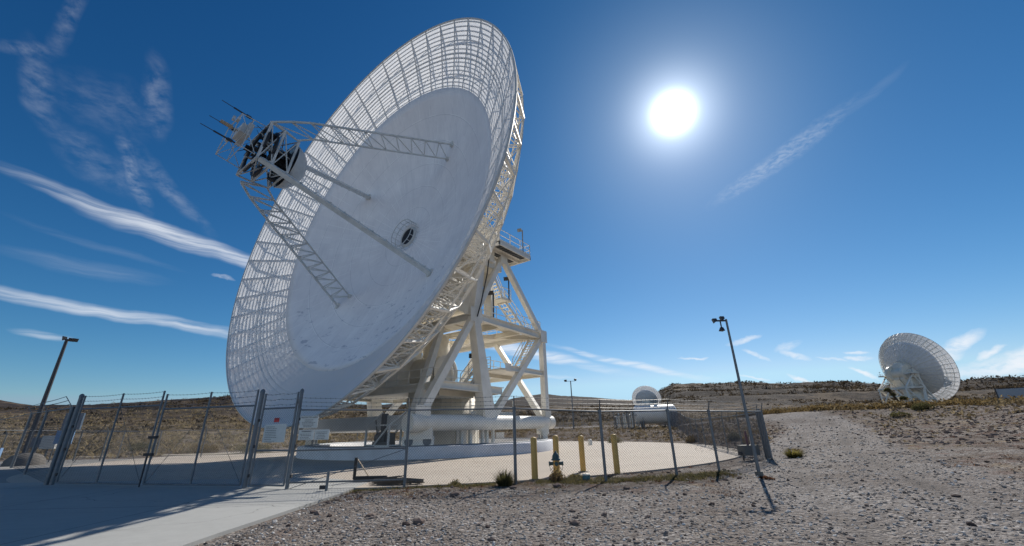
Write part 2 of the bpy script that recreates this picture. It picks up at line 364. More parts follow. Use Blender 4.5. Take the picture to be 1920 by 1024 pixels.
def build_terrain():
    azs = np.concatenate([np.arange(-180, -75, 5), np.arange(-75, 75, .3), np.arange(75, 180.1, 5)])
    rs = [0.35]
    while rs[-1] < 6000: rs.append(rs[-1] * (1.022 if rs[-1] < 1100 else 1.06) + .01)
    rs = np.array(rs); A, R = np.meshgrid(np.radians(azs), rs)
    X = R * np.sin(A); Y = R * np.cos(A); Z = terr(X.ravel(), Y.ravel())
    nA, nR = len(azs), len(rs)
    V = np.c_[X.ravel(), Y.ravel(), Z]; V = np.vstack([V, [[0, 0, Z[:nA].mean()]]])
    idx = np.arange(nR * nA).reshape(nR, nA)
    q = np.stack([idx[:-1, :-1], idx[:-1, 1:], idx[1:, 1:], idx[1:, :-1]], -1).reshape(-1, 4)[:, ::-1]
    me = bpy.data.meshes.new('ground')
    tri = np.array([[nR * nA, k + 1, k] for k in range(nA - 1)])
    me.from_pydata(V.tolist(), [], q.tolist() + tri.tolist())
    me.polygons.foreach_set('use_smooth', [True] * len(me.polygons))
    xs, ys = V[:, 0], V[:, 1]; rr = np.hypot(xs, ys)
    road = np.clip(1 - (road_d(xs, ys) - 2.6) / 1.3, 0, 1)
    rdd = road_d(xs, ys); rut = (np.exp(-((rdd - 1.25) / .3) ** 2)) * (.6 + .4 * fbm(xs / 3, ys / 3, 2)); a2 = me.attributes.new('rut', 'FLOAT', 'POINT'); a2.data.foreach_set('value', np.clip(rut, 0, 1).astype(np.float32))
    at = me.attributes.new('road', 'FLOAT', 'POINT'); at.data.foreach_set('value', road.astype(np.float32))
    me.update(); o = bpy.data.objects.new('ground', me); COL.objects.link(o); tag(o, kind='structure'); return o

def ground_mat():
    m, t, b = newmat('desert_ground')
    geo = tn(t, 'ShaderNodeNewGeometry'); P = geo.outputs['Position']
    s = tn(t, 'ShaderNodeSeparateXYZ'); t.links.new(P, s.inputs[0]); x, y, z = s.outputs
    r = tm(t, 'SQRT', tm(t, 'ADD', tm(t, 'MULTIPLY', x, x), tm(t, 'MULTIPLY', y, y)))
    rd = tn(t, 'ShaderNodeAttribute'); rd.attribute_name = 'road'; road = rd.outputs['Fac']
    def vor(scale, rnd=1.):
        v = tn(t, 'ShaderNodeTexVoronoi'); v.inputs['Scale'].default_value = scale; v.inputs['Randomness'].default_value = rnd
        wn = tn(t, 'ShaderNodeTexNoise'); wn.inputs['Scale'].default_value = scale * .7; t.links.new(P, wn.inputs['Vector'])
        ad = tn(t, 'ShaderNodeVectorMath', operation='MULTIPLY_ADD'); t.links.new(wn.outputs['Color'], ad.inputs[0]); ad.inputs[1].default_value = (.6 / scale,) * 3; t.links.new(P, ad.inputs[2])
        t.links.new(ad.outputs[0], v.inputs['Vector']); return v
    v1 = vor(21); v2 = vor(9)
    def cellramp(v, stops):
        sp = tn(t, 'ShaderNodeSeparateXYZ'); t.links.new(v.outputs['Color'], sp.inputs[0]); return ramp(t, sp.outputs[0], stops)
    g1 = cellramp(v1, [(0, (.05, .04, .034)), (.3, (.16, .142, .128)), (.6, (.26, .236, .216)), (.85, (.38, .352, .328)), (1, (.66, .64, .61))])
    g2 = cellramp(v2, [(0, (.07, .058, .052)), (.5, (.2, .172, .158)), (1, (.40, .36, .34))])
    soil = ramp(t, tnoise(t, P, 2.2, 8, .7), [(.3, (.05, .034, .025)), (.7, (.13, .09, .064))])
    grav = tmix(t, .45, g1, g2)
    big = tnoise(t, P, .35, 5)
    grav = tmix(t, tm(t, 'MULTIPLY', ramp(t, big, [(.35, (0, 0, 0)), (.65, (1, 1, 1))]), .6), grav, soil)
    near_soil = tmix(t, ramp(t, tnoise(t, P, .7, 6, .65), [(.38, (0, 0, 0)), (.62, (1, 1, 1))]), tmix(t, .3, g1, soil), soil)
    redp = ramp(t, tnoise(t, P, 1.1, 6, .7), [(.54, (0, 0, 0)), (.64, (1, 1, 1))])
    near_soil = tmix(t, tm(t, 'MULTIPLY', redp, .65), near_soil, (.12, .052, .034))
    straw = ramp(t, tnoise(t, P, .5, 7, .7), [(.56, (0, 0, 0)), (.66, (1, 1, 1))])
    near_soil = tmix(t, tm(t, 'MULTIPLY', straw, .6), near_soil, (.30, .225, .135))
    # foreground (r<9..14) and the road read as grey gravel
    fg = tm(t, 'SUBTRACT', 1.0, tm(t, 'DIVIDE', tm(t, 'SUBTRACT', y, 10.5), 2.5), clamp=True)
    fg = tm(t, 'MULTIPLY', fg, tm(t, 'LESS_THAN', x, 9.0))
    rm = tm(t, 'MAXIMUM', road, tm(t, 'MULTIPLY', fg, .75))
    near = tmix(t, rm, near_soil, tmix(t, .12, grav, (.3, .29, .28)))
    ra_ = tn(t, 'ShaderNodeAttribute'); ra_.attribute_name = 'rut'
    near = tmix(t, tm(t, 'MULTIPLY', ra_.outputs['Fac'], .7), near, (.10, .088, .08))
    # hills: straw-coloured grass, dark rock, scrub
    hn = tnoise(t, P, .02, 9, .68); hn2 = tnoise(t, P, .11, 9, .72); hn3 = tnoise(t, P, .9, 6, .7)
    hill = ramp(t, hn2, [(.34, (.025, .019, .015)), (.46, (.085, .062, .044)), (.56, (.15, .11, .075)), (.7, (.26, .195, .128))])
    rock = ramp(t, hn2, [(.4, (.008, .007, .009)), (.5, (.028, .021, .02)), (.62, (.07, .052, .04)), (.78, (.15, .115, .085))])
    dark = tm(t, 'MULTIPLY', tm(t, 'MULTIPLY', tm(t, 'DIVIDE', tm(t, 'SUBTRACT', tm(t, 'ADD', z, tm(t, 'MULTIPLY', hn, 22)), 21), 9, clamp=True), 1.0), .9)
    hc = tmix(t, dark, hill, rock)
    hc = tmix(t, tm(t, 'MULTIPLY', ramp(t, hn3, [(.5, (0, 0, 0)), (.62, (1, 1, 1))]), .5), hc, (.055, .048, .028))
    far = tm(t, 'DIVIDE', tm(t, 'SUBTRACT', r, 42), 70, clamp=True); far = tm(t, 'MULTIPLY', far, tm(t, 'SUBTRACT', 1.0, road))
    mp = tn(t, 'ShaderNodeMapping'); mp.inputs['Scale'].default_value = (1, 1, 2.6); t.links.new(P, mp.inputs[0])
    pt = tnoise(t, mp.outputs[0], .022, 5, .62)
    hc = tmix(t, ramp(t, pt, [(.43, (.9, .9, .9)), (.5, (0, 0, 0))]), hc, (.022, .017, .016))  # large dark patches: dark rock, with cliff shadows painted into the colour
    hc = tmix(t, ramp(t, pt, [(.56, (0, 0, 0)), (.64, (.6, .6, .6))]), hc, (.19, .14, .092))
    lowz = tm(t, 'MULTIPLY', tm(t, 'DIVIDE', tm(t, 'SUBTRACT', 9.0, z), 6, clamp=True), tm(t, 'LESS_THAN', x, -6))
    strawz = ramp(t, tnoise(t, P, .22, 8, .7), [(.42, (0, 0, 0)), (.56, (1, 1, 1))])
    hc = tmix(t, tm(t, 'MULTIPLY', tm(t, 'MULTIPLY', lowz, strawz), .75), hc, (.36, .285, .19))
    c = tmix(t, far, near, hc)
    t.links.new(c, b.inputs['Base Color']); b.inputs['Roughness'].default_value = .95; b.inputs['Specular IOR Level'].default_value = .15
    h = tm(t, 'ADD', tm(t, 'ADD', tm(t, 'MULTIPLY', v1.outputs['Distance'], -.5), tm(t, 'MULTIPLY', v2.outputs['Distance'], -.8)), tm(t, 'MULTIPLY', tnoise(t, P, 30, 4), .4))
    b1 = tn(t, 'ShaderNodeBump'); b1.inputs['Strength'].default_value = 1.0; b1.inputs['Distance'].default_value = .06
    t.links.new(h, b1.inputs['Height'])
    b2 = tn(t, 'ShaderNodeBump'); b2.inputs['Distance'].default_value = 3.0; t.links.new(hn2, b2.inputs['Height']); t.links.new(tm(t, 'MULTIPLY', far, .8), b2.inputs['Strength'])
    t.links.new(b1.outputs[0], b2.inputs['Normal']); t.links.new(b2.outputs[0], b.inputs['Normal'])
    return m
GROUND = build_terrain(); GROUND.data.materials.append(ground_mat())

def conc_mat(name, c1, c2, c3, joint=0., rz=0.):
    m, t, b = newmat(name); geo = tn(t, 'ShaderNodeNewGeometry'); P = geo.outputs['Position']
    n1 = tnoise(t, P, .25, 8, .65); n2 = tnoise(t, P, 3.5, 8, .7)
    c = ramp(t, n1, [(.3, c1), (.7, c2)]); c = tmix(t, tm(t, 'MULTIPLY', ramp(t, n2, [(.4, (0, 0, 0)), (.75, (1, 1, 1))]), .5), c, c3)
    mp = tn(t, 'ShaderNodeMapping'); mp.inputs['Scale'].default_value = (.25, 3, 1); mp.inputs['Rotation'].default_value = (0, 0, rz); t.links.new(P, mp.inputs[0])
    c = tmix(t, tm(t, 'MULTIPLY', ramp(t, tnoise(t, mp.outputs[0], 1.2, 6, .7), [(.58, (0, 0, 0)), (.7, (1, 1, 1))]), .3), c, tuple(k * .6 for k in c1))
    cv = tn(t, 'ShaderNodeTexVoronoi', feature='DISTANCE_TO_EDGE'); cv.inputs['Scale'].default_value = .13
    wv = tn(t, 'ShaderNodeTexNoise'); wv.inputs['Scale'].default_value = .6; wv.inputs['Detail'].default_value = 7; t.links.new(P, wv.inputs['Vector'])
    wa = tn(t, 'ShaderNodeVectorMath', operation='MULTIPLY_ADD'); t.links.new(wv.outputs['Color'], wa.inputs[0]); wa.inputs[1].default_value = (2.2, 2.2, 0); t.links.new(P, wa.inputs[2]); t.links.new(wa.outputs[0], cv.inputs['Vector'])
    c = tmix(t, tm(t, 'MULTIPLY', tm(t, 'LESS_THAN', cv.outputs['Distance'], .0016), .6), c, tuple(k * .35 for k in c1))
    c = tmix(t, tm(t, 'MULTIPLY', ramp(t, tnoise(t, P, .9, 9, .75), [(.6, (0, 0, 0)), (.75, (1, 1, 1))]), .4), c, tuple(k * .5 for k in c1))
    if joint:
        s = tn(t, 'ShaderNodeSeparateXYZ'); t.links.new(P, s.inputs[0])
        for k, off in ((0, .3), (1, .1)):
            f = tm(t, 'ABSOLUTE', tm(t, 'SUBTRACT', tm(t, 'FRACT', tm(t, 'ADD', tm(t, 'DIVIDE', s.outputs[k], joint), off)), .5))
            c = tmix(t, tm(t, 'MULTIPLY', tm(t, 'LESS_THAN', f, .02 / joint), .7), c, tuple(q * .4 for q in c1))
    t.links.new(c, b.inputs['Base Color']); b.inputs['Roughness'].default_value = .85; b.inputs['Specular IOR Level'].default_value = .3
    bp = tn(t, 'ShaderNodeBump'); bp.inputs['Strength'].default_value = .25; bp.inputs['Distance'].default_value = .01; t.links.new(tnoise(t, P, 25, 5), bp.inputs['Height']); t.links.new(bp.outputs[0], b.inputs['Normal'])
    return m
PADM = conc_mat('pad_concrete', (.37, .315, .26), (.46, .40, .335), (.5, .45, .39), 0, 1.0)
APRM = conc_mat('apron_concrete', (.31, .31, .295), (.37, .37, .355), (.41, .41, .39), 4.6)
YARDM = conc_mat('yard_paving', (.22, .21, .2), (.28, .27, .25), (.31, .3, .28), 0)
def slab(name, poly, z, h, m):
    b = MB(); n = len(poly); vs = [(x, y, z) for x, y in poly] + [(x, y, z - h) for x, y in poly]
    b.add(vs, [tuple(range(n))] + [(i, n + i, n + (i + 1) % n, (i + 1) % n) for i in range(n)])
    o = b.obj(name, m); return tag(o, kind='structure')
circ = [(OX + 22.6 * math.cos(t) + (.06 * math.sin(9 * t)), OY + 22.6 * math.sin(t)) for t in np.linspace(0, 2 * math.pi, 120, endpoint=False)]
slab('antenna_pad', circ, .008, .3, PADM)
slab('yard_paving', [(-62, 17.5), (-9, 17.5), (-9, 30), (-16, 34.5), (-40, 35.5), (-62, 33)], .004, .3, YARDM)
slab('driveway', [(-62, 2.0), (-5.15, 2.0), (-5.12, 8), (-4.86, 12.7), (-4.95, 15.3), (-7.5, 17.0), (-20, 17.6), (-62, 17.6)], .014, .3, APRM)
slab('sandy_track', [(-70, 37.5), (-45, 38.5), (-25, 38.2), (-14, 45), (-14, 47), (-26, 40.5), (-45, 41), (-70, 40)], .06, .2, mat('sand', (.42, .36, .28), .95, noise=.3, nscale=.6, bump=.4))

# ------------------------------------------------------------------ dish antenna
PIV = 17.45; VD = 4.0
def tipM(e):
    e = rad(e); a = Vector((math.cos(e), 0, math.sin(e))); x = Vector((0, 1, 0)); y = Vector((-math.sin(e), 0, math.cos(e)))
    m = Matrix((x, y, a)).transposed().to_4x4(); return Matrix.Translation(Vector((0, 0, PIV)) + a * VD) @ m
def pz(r): return r * r / 44.1
def pol(r, a, z): return (r * math.cos(a), r * math.sin(a), z)

def stairs(mb, rb, a, b, wy, n=None, rails=True):
    """flight from a to b, width along local y"""
    a = Vector(a); b = Vector(b); dz = abs(b.z - a.z); n = n or max(3, int(dz / .26))
    off = Vector((0, wy, 0))
    mb.bar(a, b, .05, .24); mb.bar(a + off, b + off, .05, .24)
    for i in range(n):
        p = a.lerp(b, (i + .5) / n) + off * .5; mb.box(p, (.26, wy - .05, .04))
    if rails:
        for o in (Vector((0, 0, 0)), off):
            for h in (.55, 1.05): rb.bar(a + o + Vector((0, 0, h)), b + o + Vector((0, 0, h)), .045)
            k = max(2, int((b - a).length / 2.2))
            for i in range(k + 1):
                p = a.lerp(b, i / k) + o; rb.bar(p, p + Vector((0, 0, 1.05)), .045)
def railing(rb, pts, h=1.05, closed=False, post=1.3):
    pts = [Vector(p) for p in pts]
    seg = list(zip(pts[:-1], pts[1:])) + ([(pts[-1], pts[0])] if closed else [])
    for a, b in seg:
        for k in (.5, 1.0): rb.bar(a + Vector((0, 0, h * k)), b + Vector((0, 0, h * k)), .045)
        rb.bar(a + Vector((0, 0, .08)), b + Vector((0, 0, .08)), .02, .12)
        n = max(1, round((b - a).length / post))
        for i in range(n + 1):
            p = a.lerp(b, i / n); rb.bar(p, p + Vector((0, 0, h)), .05)
def flood(mb, p, d, s=.3):
    """flood lamp head at p facing d"""
    p = Vector(p); d = Vector(d).normalized()
    mb.bar(p - d * s * .3, p + d * s * .5, s * .55, s * .55, s * 1.3, s * .95); mb.bar(p + d * s * .5, p + d * s * .62, s * 1.35, s, s * 1.35, s)

def build_antenna(label):
    root = thing('dish_antenna', (0, 0, 0), 0, label, 'dish antenna')
    T = tipM(7.26)
    def tip(mb, name, m, par=None):
        o = mb.obj(name, m, par or root)
        if par is None: o.matrix_local = T; o['tip'] = 1
        return o
    # --- reflector, solid centre (two skins)
    mb = MB(); rs = [1.0 + 11.9 * i / 18 for i in range(19)]
    mb.lathe([(r, pz(r)) for r in rs] + [(r, pz(r) - .05) for r in rs[::-1]], 144, close=True)
    refl = tip(mb, 'reflector', REFL)
    mb = MB(); rs = [12.9 + 4.1 * i / 10 for i in range(11)]
    mb.lathe([(r, pz(r)) for r in rs], 192); perf = tip(mb, 'perforated_surface', PERF)
    # rim channel
    mb = MB(); mb.lathe([(16.97, pz(17) - .1), (17.05, pz(17) - .1), (17.05, pz(17) + .05), (16.97, pz(17) + .05)], 192, close=True); tip(mb, 'rim_channel', GREYW)
    # stiffening hoops behind the perforated surface
    mb = MB()
    for k in range(16):
        r = 13.03 + .254 * k + (.03 if k > 7 else 0); wdt = .085 if k not in (7, 8) else .15
        z = pz(r) - .03; mb.lathe([(r - wdt / 2, z - .01), (r + wdt / 2, z + .01), (r + wdt / 2, z - .06), (r - wdt / 2, z - .06)], 144, close=True)
    tip(mb, 'stiffening_hoops', WHITE)
    # radial rib trusses, 48
    prof = [(2.2, -3.0), (5, -2.8), (7.5, -2.1), (10, -.85), (12.4, 1.0), (14.6, 2.95), (16.25, 4.75), (17, pz(17) - .08)]
    for i in range(48):
        a = 2 * math.pi * i / 48 + .0327; mb = MB(); main = i % 2 == 0
        up = (-math.sin(a), math.cos(a), 0)
        fr = [r for r, z in prof] if main else [r for r, z in prof[3:]]
        # plate right behind the surface
        for r0, r1 in zip([12.9, 14, 15, 16], [14, 15, 16, 17]):
            mb.bar(pol(r0, a, pz(r0) - .1), pol(r1, a, pz(r1) - .1), .11, .14, up=up)
        for r0, r1 in zip(fr[:-1], fr[1:]):
            if r1 <= 13: mb.bar(pol(r0, a, pz(r0) - .14), pol(r1, a, pz(r1) - .14), .09, .12, up=up)
        pp = prof if main else prof[3:]
        wd = .14 if main else .09
        for (r0, z0), (r1, z1) in zip(pp[:-1], pp[1:]):
            mb.bar(pol(r0, a, z0), pol(r1, a, z1), wd, up=up)
        for k, (r0, z0) in enumerate(pp[:-1]):
            mb.bar(pol(r0, a, z0), pol(r0, a, pz(r0) - .2), .07, up=up)
            if k + 1 < len(pp):
                r1, z1 = pp[k + 1]
                rm = (r0 + r1) / 2
                mb.bar(pol(r0, a, z0), pol(rm, a, pz(rm) - .2), .06, up=up); mb.bar(pol(rm, a, pz(rm) - .2), pol(r1, a, z1), .06, up=up)
        tip(mb, 'rib_truss', WHITE)
    # hoop bracing between ribs
    mb = MB()
    for k, (r, z) in enumerate(prof[1:-1], 1):
        for i in range(24 if k < 3 else 48):
            n = 24 if k < 3 else 48; a0 = 2 * math.pi * i / n + .0327; a1 = a0 + 2 * math.pi / n
            mb.bar(pol(r, a0, z), pol(r, a1, z), .09)
            if 2 <= k < 5:
                rp, zp = prof[k - 1]; mb.bar(pol(rp, a0, zp), pol(r, a1, z), .055)
            if k < 4:
                rp, zp = prof[k + 1]; mb.bar(pol(r, a1, z), pol(rp, a0, zp), .05)
            rr = r - .3; mb.bar(pol(rr, a0, pz(rr) - .3), pol(r, a1, z), .05)
    tip(mb, 'hoop_bracing', WHITE)
    # vertex opening with guard cage
    mb = MB(); mb.lathe([(.84, .16), (.9, .16), (.9, .03), (1.06, .03), (1.06, -.1), (.84, -.1)], 32, close=True)
    tip(mb, 'feed_collar', GREYW)
    mb = MB(); mb.lathe([(0.01, .1), (.84, .08)], 24); mb.lathe([(.4, .12), (.45, .17), (.5, .12)], 24); tip(mb, 'feed_window', DARK)
    mb = MB()
    for zz in (.35, .8): mb.lathe([(1.35, zz), (1.39, zz), (1.39, zz + .05), (1.35, zz + .05)], 32, close=True)
    for i in range(16):
        t = 2 * math.pi * i / 16; mb.bar(pol(1.37, t, .05), pol(1.37, t, .85), .035)
    tip(mb, 'guard_cage', GREYW)
    # hub drum
    mb = MB(); mb.lathe([(.7, 0), (.7, -.2), (3.6, -.2), (4.6, -.6), (4.6, -1.9), (3.9, -3.6), (.6, -3.6)], 48); tip(mb, 'hub', CREAM)
    # struts (quadripod)
    def truss_leg(ang, up_pts, lo_pts, sw=.2, n=11):
        a = rad(ang); u = Vector((math.cos(a), math.sin(a), 0)); s = Vector((-math.sin(a), math.cos(a), 0)); mb = MB()
        P = lambda r, z, w: u * r + Vector((0, 0, z)) + s * w
        cu = [Vector(q) for q in up_pts]
        def interp(pts, t):
            tt = t * (len(pts) - 1); i = min(int(tt), len(pts) - 2); f = tt - i; return (pts[i][0] * (1 - f) + pts[i + 1][0] * f, pts[i][1] * (1 - f) + pts[i + 1][1] * f)
        def arc(pts, n):
            L_ = [0]
            for p, q in zip(pts[:-1], pts[1:]): L_.append(L_[-1] + math.hypot(q[0] - p[0], q[1] - p[1]))
            o = []
            for i in range(n + 1):
                d = L_[-1] * i / n; k = max(0, min(len(pts) - 2, int(np.searchsorted(L_, d) - 1))); f = (d - L_[k]) / (L_[k + 1] - L_[k]); o.append((pts[k][0] * (1 - f) + pts[k + 1][0] * f, pts[k][1] * (1 - f) + pts[k + 1][1] * f))
            return o
        U_ = arc(up_pts, n); D_ = arc(lo_pts, n)
        for i in range(n):
            for w_ in (-sw, sw):
                mb.tube(P(*U_[i], w_), P(*U_[i + 1], w_), .065 if sw > .1 else .085, 6)
            mb.tube(P(*D_[i], 0), P(*D_[i + 1], 0), .075, 6)
            if sw > .1: mb.tube(P(*U_[i + 1], -sw), P(*U_[i + 1], sw), .035, 5)
            for w_ in ((-sw, sw) if sw > .1 else (0,)):
                mb.tube(P(*D_[i], 0), P(*U_[i + 1], w_), .04, 5); mb.tube(P(*U_[i + 1], w_), P(*D_[i + 1], 0), .04, 5)
        mb.box(P(*U_[0], 0), (.3, .5, .25)); mb.box(P(*D_[0], 0), (.3, .3, .2))
        tip(mb, 'strut', STRUTM)
    truss_leg(45, [(8.87, 1.8), (3.3, 11.9), (2.1, 13.4)], [(7.63, 1.4), (2.6, 10.9), (2.0, 11.5)], sw=.03)
    truss_leg(225, [(8.61, 1.7), (3.3, 11.8), (2.5, 12.9)], [(7.35, 1.3), (2.5, 10.8), (2.0, 11.4)])
    for ang in (135, 315):
        a = rad(ang); u = Vector((math.cos(a), math.sin(a), 0)); mb = MB()
        A = u * 8.35 + Vector((0, 0, 1.65)); B = u * 2.2 + Vector((0, 0, 13.1))
        nrm = Vector((-math.sin(a), math.cos(a), 0))
        mb.bar(A, B, .32, .62, .3, .5, up=tuple(nrm.cross((B - A)).normalized())); mb.box(A, (.5, .5, .22))
        for i in range(12):
            p = A.lerp(B, (i + .5) / 12); mb.box(p + nrm * .2, (.1, .1, .1))
        tip(mb, 'strut', STRUTM)
    # subreflector: convex bowl with skirt
    mb = MB(); pr = [(.05, 9.95), (.6, 10.03), (1.1, 10.25), (1.5, 10.65), (1.72, 11.15), (1.66, 11.16), (1.4, 10.75), (1.0, 10.45), (.05, 10.3)]
    mb.lathe(pr, 40); sub = tip(mb, 'subreflector', GREYW)
    mb = MB(); mb.lathe([(.05, 10.95), (1.55, 10.95), (1.55, 11.05), (.05, 11.05)], 32); mb.tube((0, 0, 11), (0, 0, 12.4), .36, 12)
    rr = random.Random(3)
    for i in range(26):
        t = rr.random() * 6.28; q = .4 + rr.random() * .95; mb.box(pol(q, t, 11.2 + rr.random() * .3), (.1 + rr.random() * .3, .1 + rr.random() * .25, .15 + rr.random() * .35), t)
    tip(mb, 'subreflector_backing', DARK)
    # apex cage: two octagonal/quad rings and bracing
    mb = MB(); lv = [(11.35, 2.0), (12.4, 2.15), (13.3, 2.2)]
    for z, r in lv:
        for i in range(4):
            a0 = rad(45 + 90 * i); a1 = rad(135 + 90 * i)
            mb.bar(pol(r, a0, z), pol(r, a1, z), .1, .14)
    for (z0, r0), (z1, r1) in zip(lv[:-1], lv[1:]):
        for i in range(4):
            a0 = rad(45 + 90 * i); a1 = rad(135 + 90 * i)
            mb.bar(pol(r0, a0, z0), pol(r1, a0, z1), .1); mb.bar(pol(r0, a0, z0), pol(r1, a1, z1), .06); mb.bar(pol(r1, a0, z1), pol(r0, a1, z0), .06)
    for i in range(4):
        a0 = rad(90 * i); mb.bar(pol(1.45, a0, 13.3), pol(.45, a0, 12.2), .07); mb.bar(pol(1.45, a0, 13.3), pol(1.0, a0, 11.4), .06)
    tip(mb, 'apex_frame', STRUTM)
    mb = MB()
    for z in (12.55, 13.15): mb.lathe([(1.4, z), (1.75, z), (1.75, z + .14), (1.4, z + .14)], 24, close=True)
    for i in range(34):
        t = rr.random() * 6.28; q = .3 + rr.random() * 1.3; z = 11.6 + rr.random() * 1.9
        mb.box(pol(q, t, z), (.1 + rr.random() * .3, .08 + rr.random() * .3, .1 + rr.random() * .45), t)
        t2 = t + rr.uniform(-.9, .9); mb.tube(pol(q, t, z), pol(q + .2, t2, z + rr.uniform(-.6, .6)), .02, 4)
    tip(mb, 'apex_equipment', DARK)
    mb = MB()
    for i in range(4):   # rear instrument frame
        a0 = rad(45 + 90 * i); a1 = rad(135 + 90 * i)
        mb.bar(pol(1.7, a0, 13.4), pol(1.6, a0, 14.9), .05); mb.bar(pol(1.6, a0, 14.9), pol(1.6, a1, 14.9), .05); mb.bar(pol(1.65, a0, 14.2), pol(1.65, a1, 14.2), .04)
        mb.bar(pol(1.7, a0, 13.4), pol(1.6, a1, 14.9), .03)
    for t in (-50, 10, 100): mb.box(pol(1.5, rad(t), 15.0), (.35, .18, .16), rad(t))
    tip(mb, 'instrument_frame', STRUTM)
    mb = MB(); mb.box((.1, .5, 14.15), (1.7, 1.0, .3)); mb.box((.1, .5, 14.45), (1.3, .7, .28)); tip(mb, 'equipment_box', GREYW)
    for x, y, z0, z1 in ((.9, 1.35, 14.2, 16.1), (-1.1, 1.25, 14.3, 16.1), (1.2, -1.2, 14.6, 16.5)):
        mb = MB(); mb.tube((x, y, z0), (x, y, z0 + 1.2), .05, 6); mb.tube((x, y, z0 + 1.2), (x, y, z1), .022, 5); mb.box((x, y, z0 + .3), (.14, .14, .3)); tip(mb, 'whip_antenna', LAMP)
    mb = MB(); mb.tube((.1, .5, 14.9), (.1, .5, 15.6), .13, 8, .1); mb.tube((.1, .5, 14.4), (.1, .5, 14.9), .05, 6); tip(mb, 'horn_antenna', RUST)
    # --- elevation drum, counterweight
    mb = MB()
    for s in (-1, 1):
        mb.tube((.3, s * 3.1, 17.0), (.3, s * 4.3, 17.0), 3.6, 40)
    mb.tube((.3, -3.1, 17.0), (.3, 3.1, 17.0), 2.1, 32); mb.obj('elevation_drum', CREAM, root)
    for s in (-1, 1):
        mb = MB()
        mb.add([(3.3, s * .3, 10.9), (.9, s * .3, 10.4), (-1.2, s * .3, 14.0), (.2, s * .3, 16.6), (3.0, s * .3, 16.6),
                (3.3, s * 4.7, 10.9), (.9, s * 4.7, 10.4), (-1.2, s * 4.7, 14.0), (.2, s * 4.7, 16.6), (3.0, s * 4.7, 16.6)],
               [(0, 1, 2, 3, 4), (9, 8, 7, 6, 5), (0, 5, 6, 1), (1, 6, 7, 2), (2, 7, 8, 3), (3, 8, 9, 4), (4, 9, 5, 0)])
        for z in (12.3, 13.8, 15.3): mb.box((1.3, s * 4.73, z), (3.0, .05, .09))
        mb.obj('counterweight', CREAM, root)
        # braces from the drum to the dish back
        mb = MB()
        for q in ((3.7, s * 5.5, 13.2), (2.6, s * 5.5, 20.5), (3.4, s * 1.5, 10.6), (2.0, s * 1.5, 23.5)):
            mb.bar((.5, s * 4.0, 16.8), q, .3); mb.bar((1.8, s * 2.2, 13.0), q, .16)
        mb.obj('dish_brace', WHITE, root)
    mb = MB()                                   # truss from dish to low drum
    for s in (-1, 1):
        mb.bar((2.6, s * 3.4, 12.2), (6.6, s * 2.6, 6.9), .28); mb.bar((3.6, s * 3.4, 16.2), (7.4, s * 2.6, 8.0), .18)
        for i in range(6):
            t0 = i / 6; t1 = (i + 1) / 6
            a0 = Vector((2.6, s * 3.4, 12.2)).lerp(Vector((6.6, s * 2.6, 6.9)), t0); a1 = Vector((3.6, s * 3.4, 16.2)).lerp(Vector((7.4, s * 2.6, 8.0)), t1)
            mb.bar(a0, a1, .1); mb.bar(a0, Vector((3.6, s * 3.4, 16.2)).lerp(Vector((7.4, s * 2.6, 8.0)), t0), .08)
    mb.obj('drive_truss', WHITE, root)
    # --- alidade; near side y=+6.7
    Y = 6.7; B1 = (7.5, Y, 2.05); B2 = (-7.0, Y, 2.05); Nn = (2.45, Y, 9.75); K = (-6.95, Y, 9.6); Ap = (-1.1, Y, 15.7); MBs = (.9, Y, 2.3)
    for s in (1, -1):
        f = lambda p: Vector((p[0], p[1] * s, p[2]))
        mb = MB(); mb.tube(f((8.1, Y, 2.05)), f((-7.7, Y, 2.05)), .5, 20); mb.tube(f((8.12, Y, 2.05)), f((7.3, Y, 2.05)), .56, 20); mb.tube(f((-7.72, Y, 2.05)), f((-7.0, Y, 2.05)), .56, 20); mb.obj('base_tube', WHITE, root)
        for nm, a, b, w1, h1, w2, h2 in (('leg', Nn, B1, .42, .42, .55, .5), ('column', Nn, MBs, .62, .62, 1.15, .8), ('column', (1.65, Y, 15.0), Nn, .55, .55, .75, .6),
                                       ('brace', Ap, Nn, .42, .4, .42, .4), ('brace', Ap, K, .45, .42, .45, .42), ('column', K, B2, .48, .48, .5, .5), ('brace', K, (.2, Y, 2.5), .42, .4, .5, .45)):
            mb = MB(); mb.bar(f(a), f(b), w1, h1, w2, h2, up=(0, 1, 0)); o = mb.obj(nm, WHITE, root)
        mb = MB(); mb.ibeam(f(Nn), f(K), .4, .55); mb.obj('beam', WHITE, root)
        mb = MB(); mb.ibeam(f((6.1, Y, 4.45)), f((-.9, Y, 4.35)), .42, .5); mb.obj('beam', WHITE, root)
        mb = MB(); mb.ibeam(f((-1.9, Y, 6.2)), f((-6.95, Y, 6.2)), .35, .42); mb.obj('beam', WHITE, root)
        for (px_, pz_, gw, gh) in ((2.45, 9.75, 1.3, 1.1), (-6.85, 9.55, 1.0, 1.1), (-1.05, 15.45, .9, .8), (.9, 2.75, 1.5, .6), (7.2, 2.7, 1.2, .7), (-6.95, 2.75, .9, .7), (-1.4, 6.2, .8, .6)):
            mb = MB(); mb.box(f((px_, Y + .3, pz_)), (gw, .03, gh))
            for i_ in range(4):
                for j_ in (-1, 1): mb.box(f((px_ + gw * (i_ - 1.5) * .25, Y + .325, pz_ + j_ * gh * .36)), (.05, .03, .05))
            mb.obj('gusset_plate', WHITE, root)
        # bearing housing, inner column
        mb = MB(); mb.box(f((1.2, 6.1, 15.9)), (2.2, 1.5, 2.2)); mb.box(f((.6, 6.1, 14.6)), (3.4, 1.1, .5)); mb.tube(f((0.2, 4.6, 17.3)), f((0.2, 6.9, 17.3)), .85, 20)
        mb.obj('bearing_housing', CREAM, root)
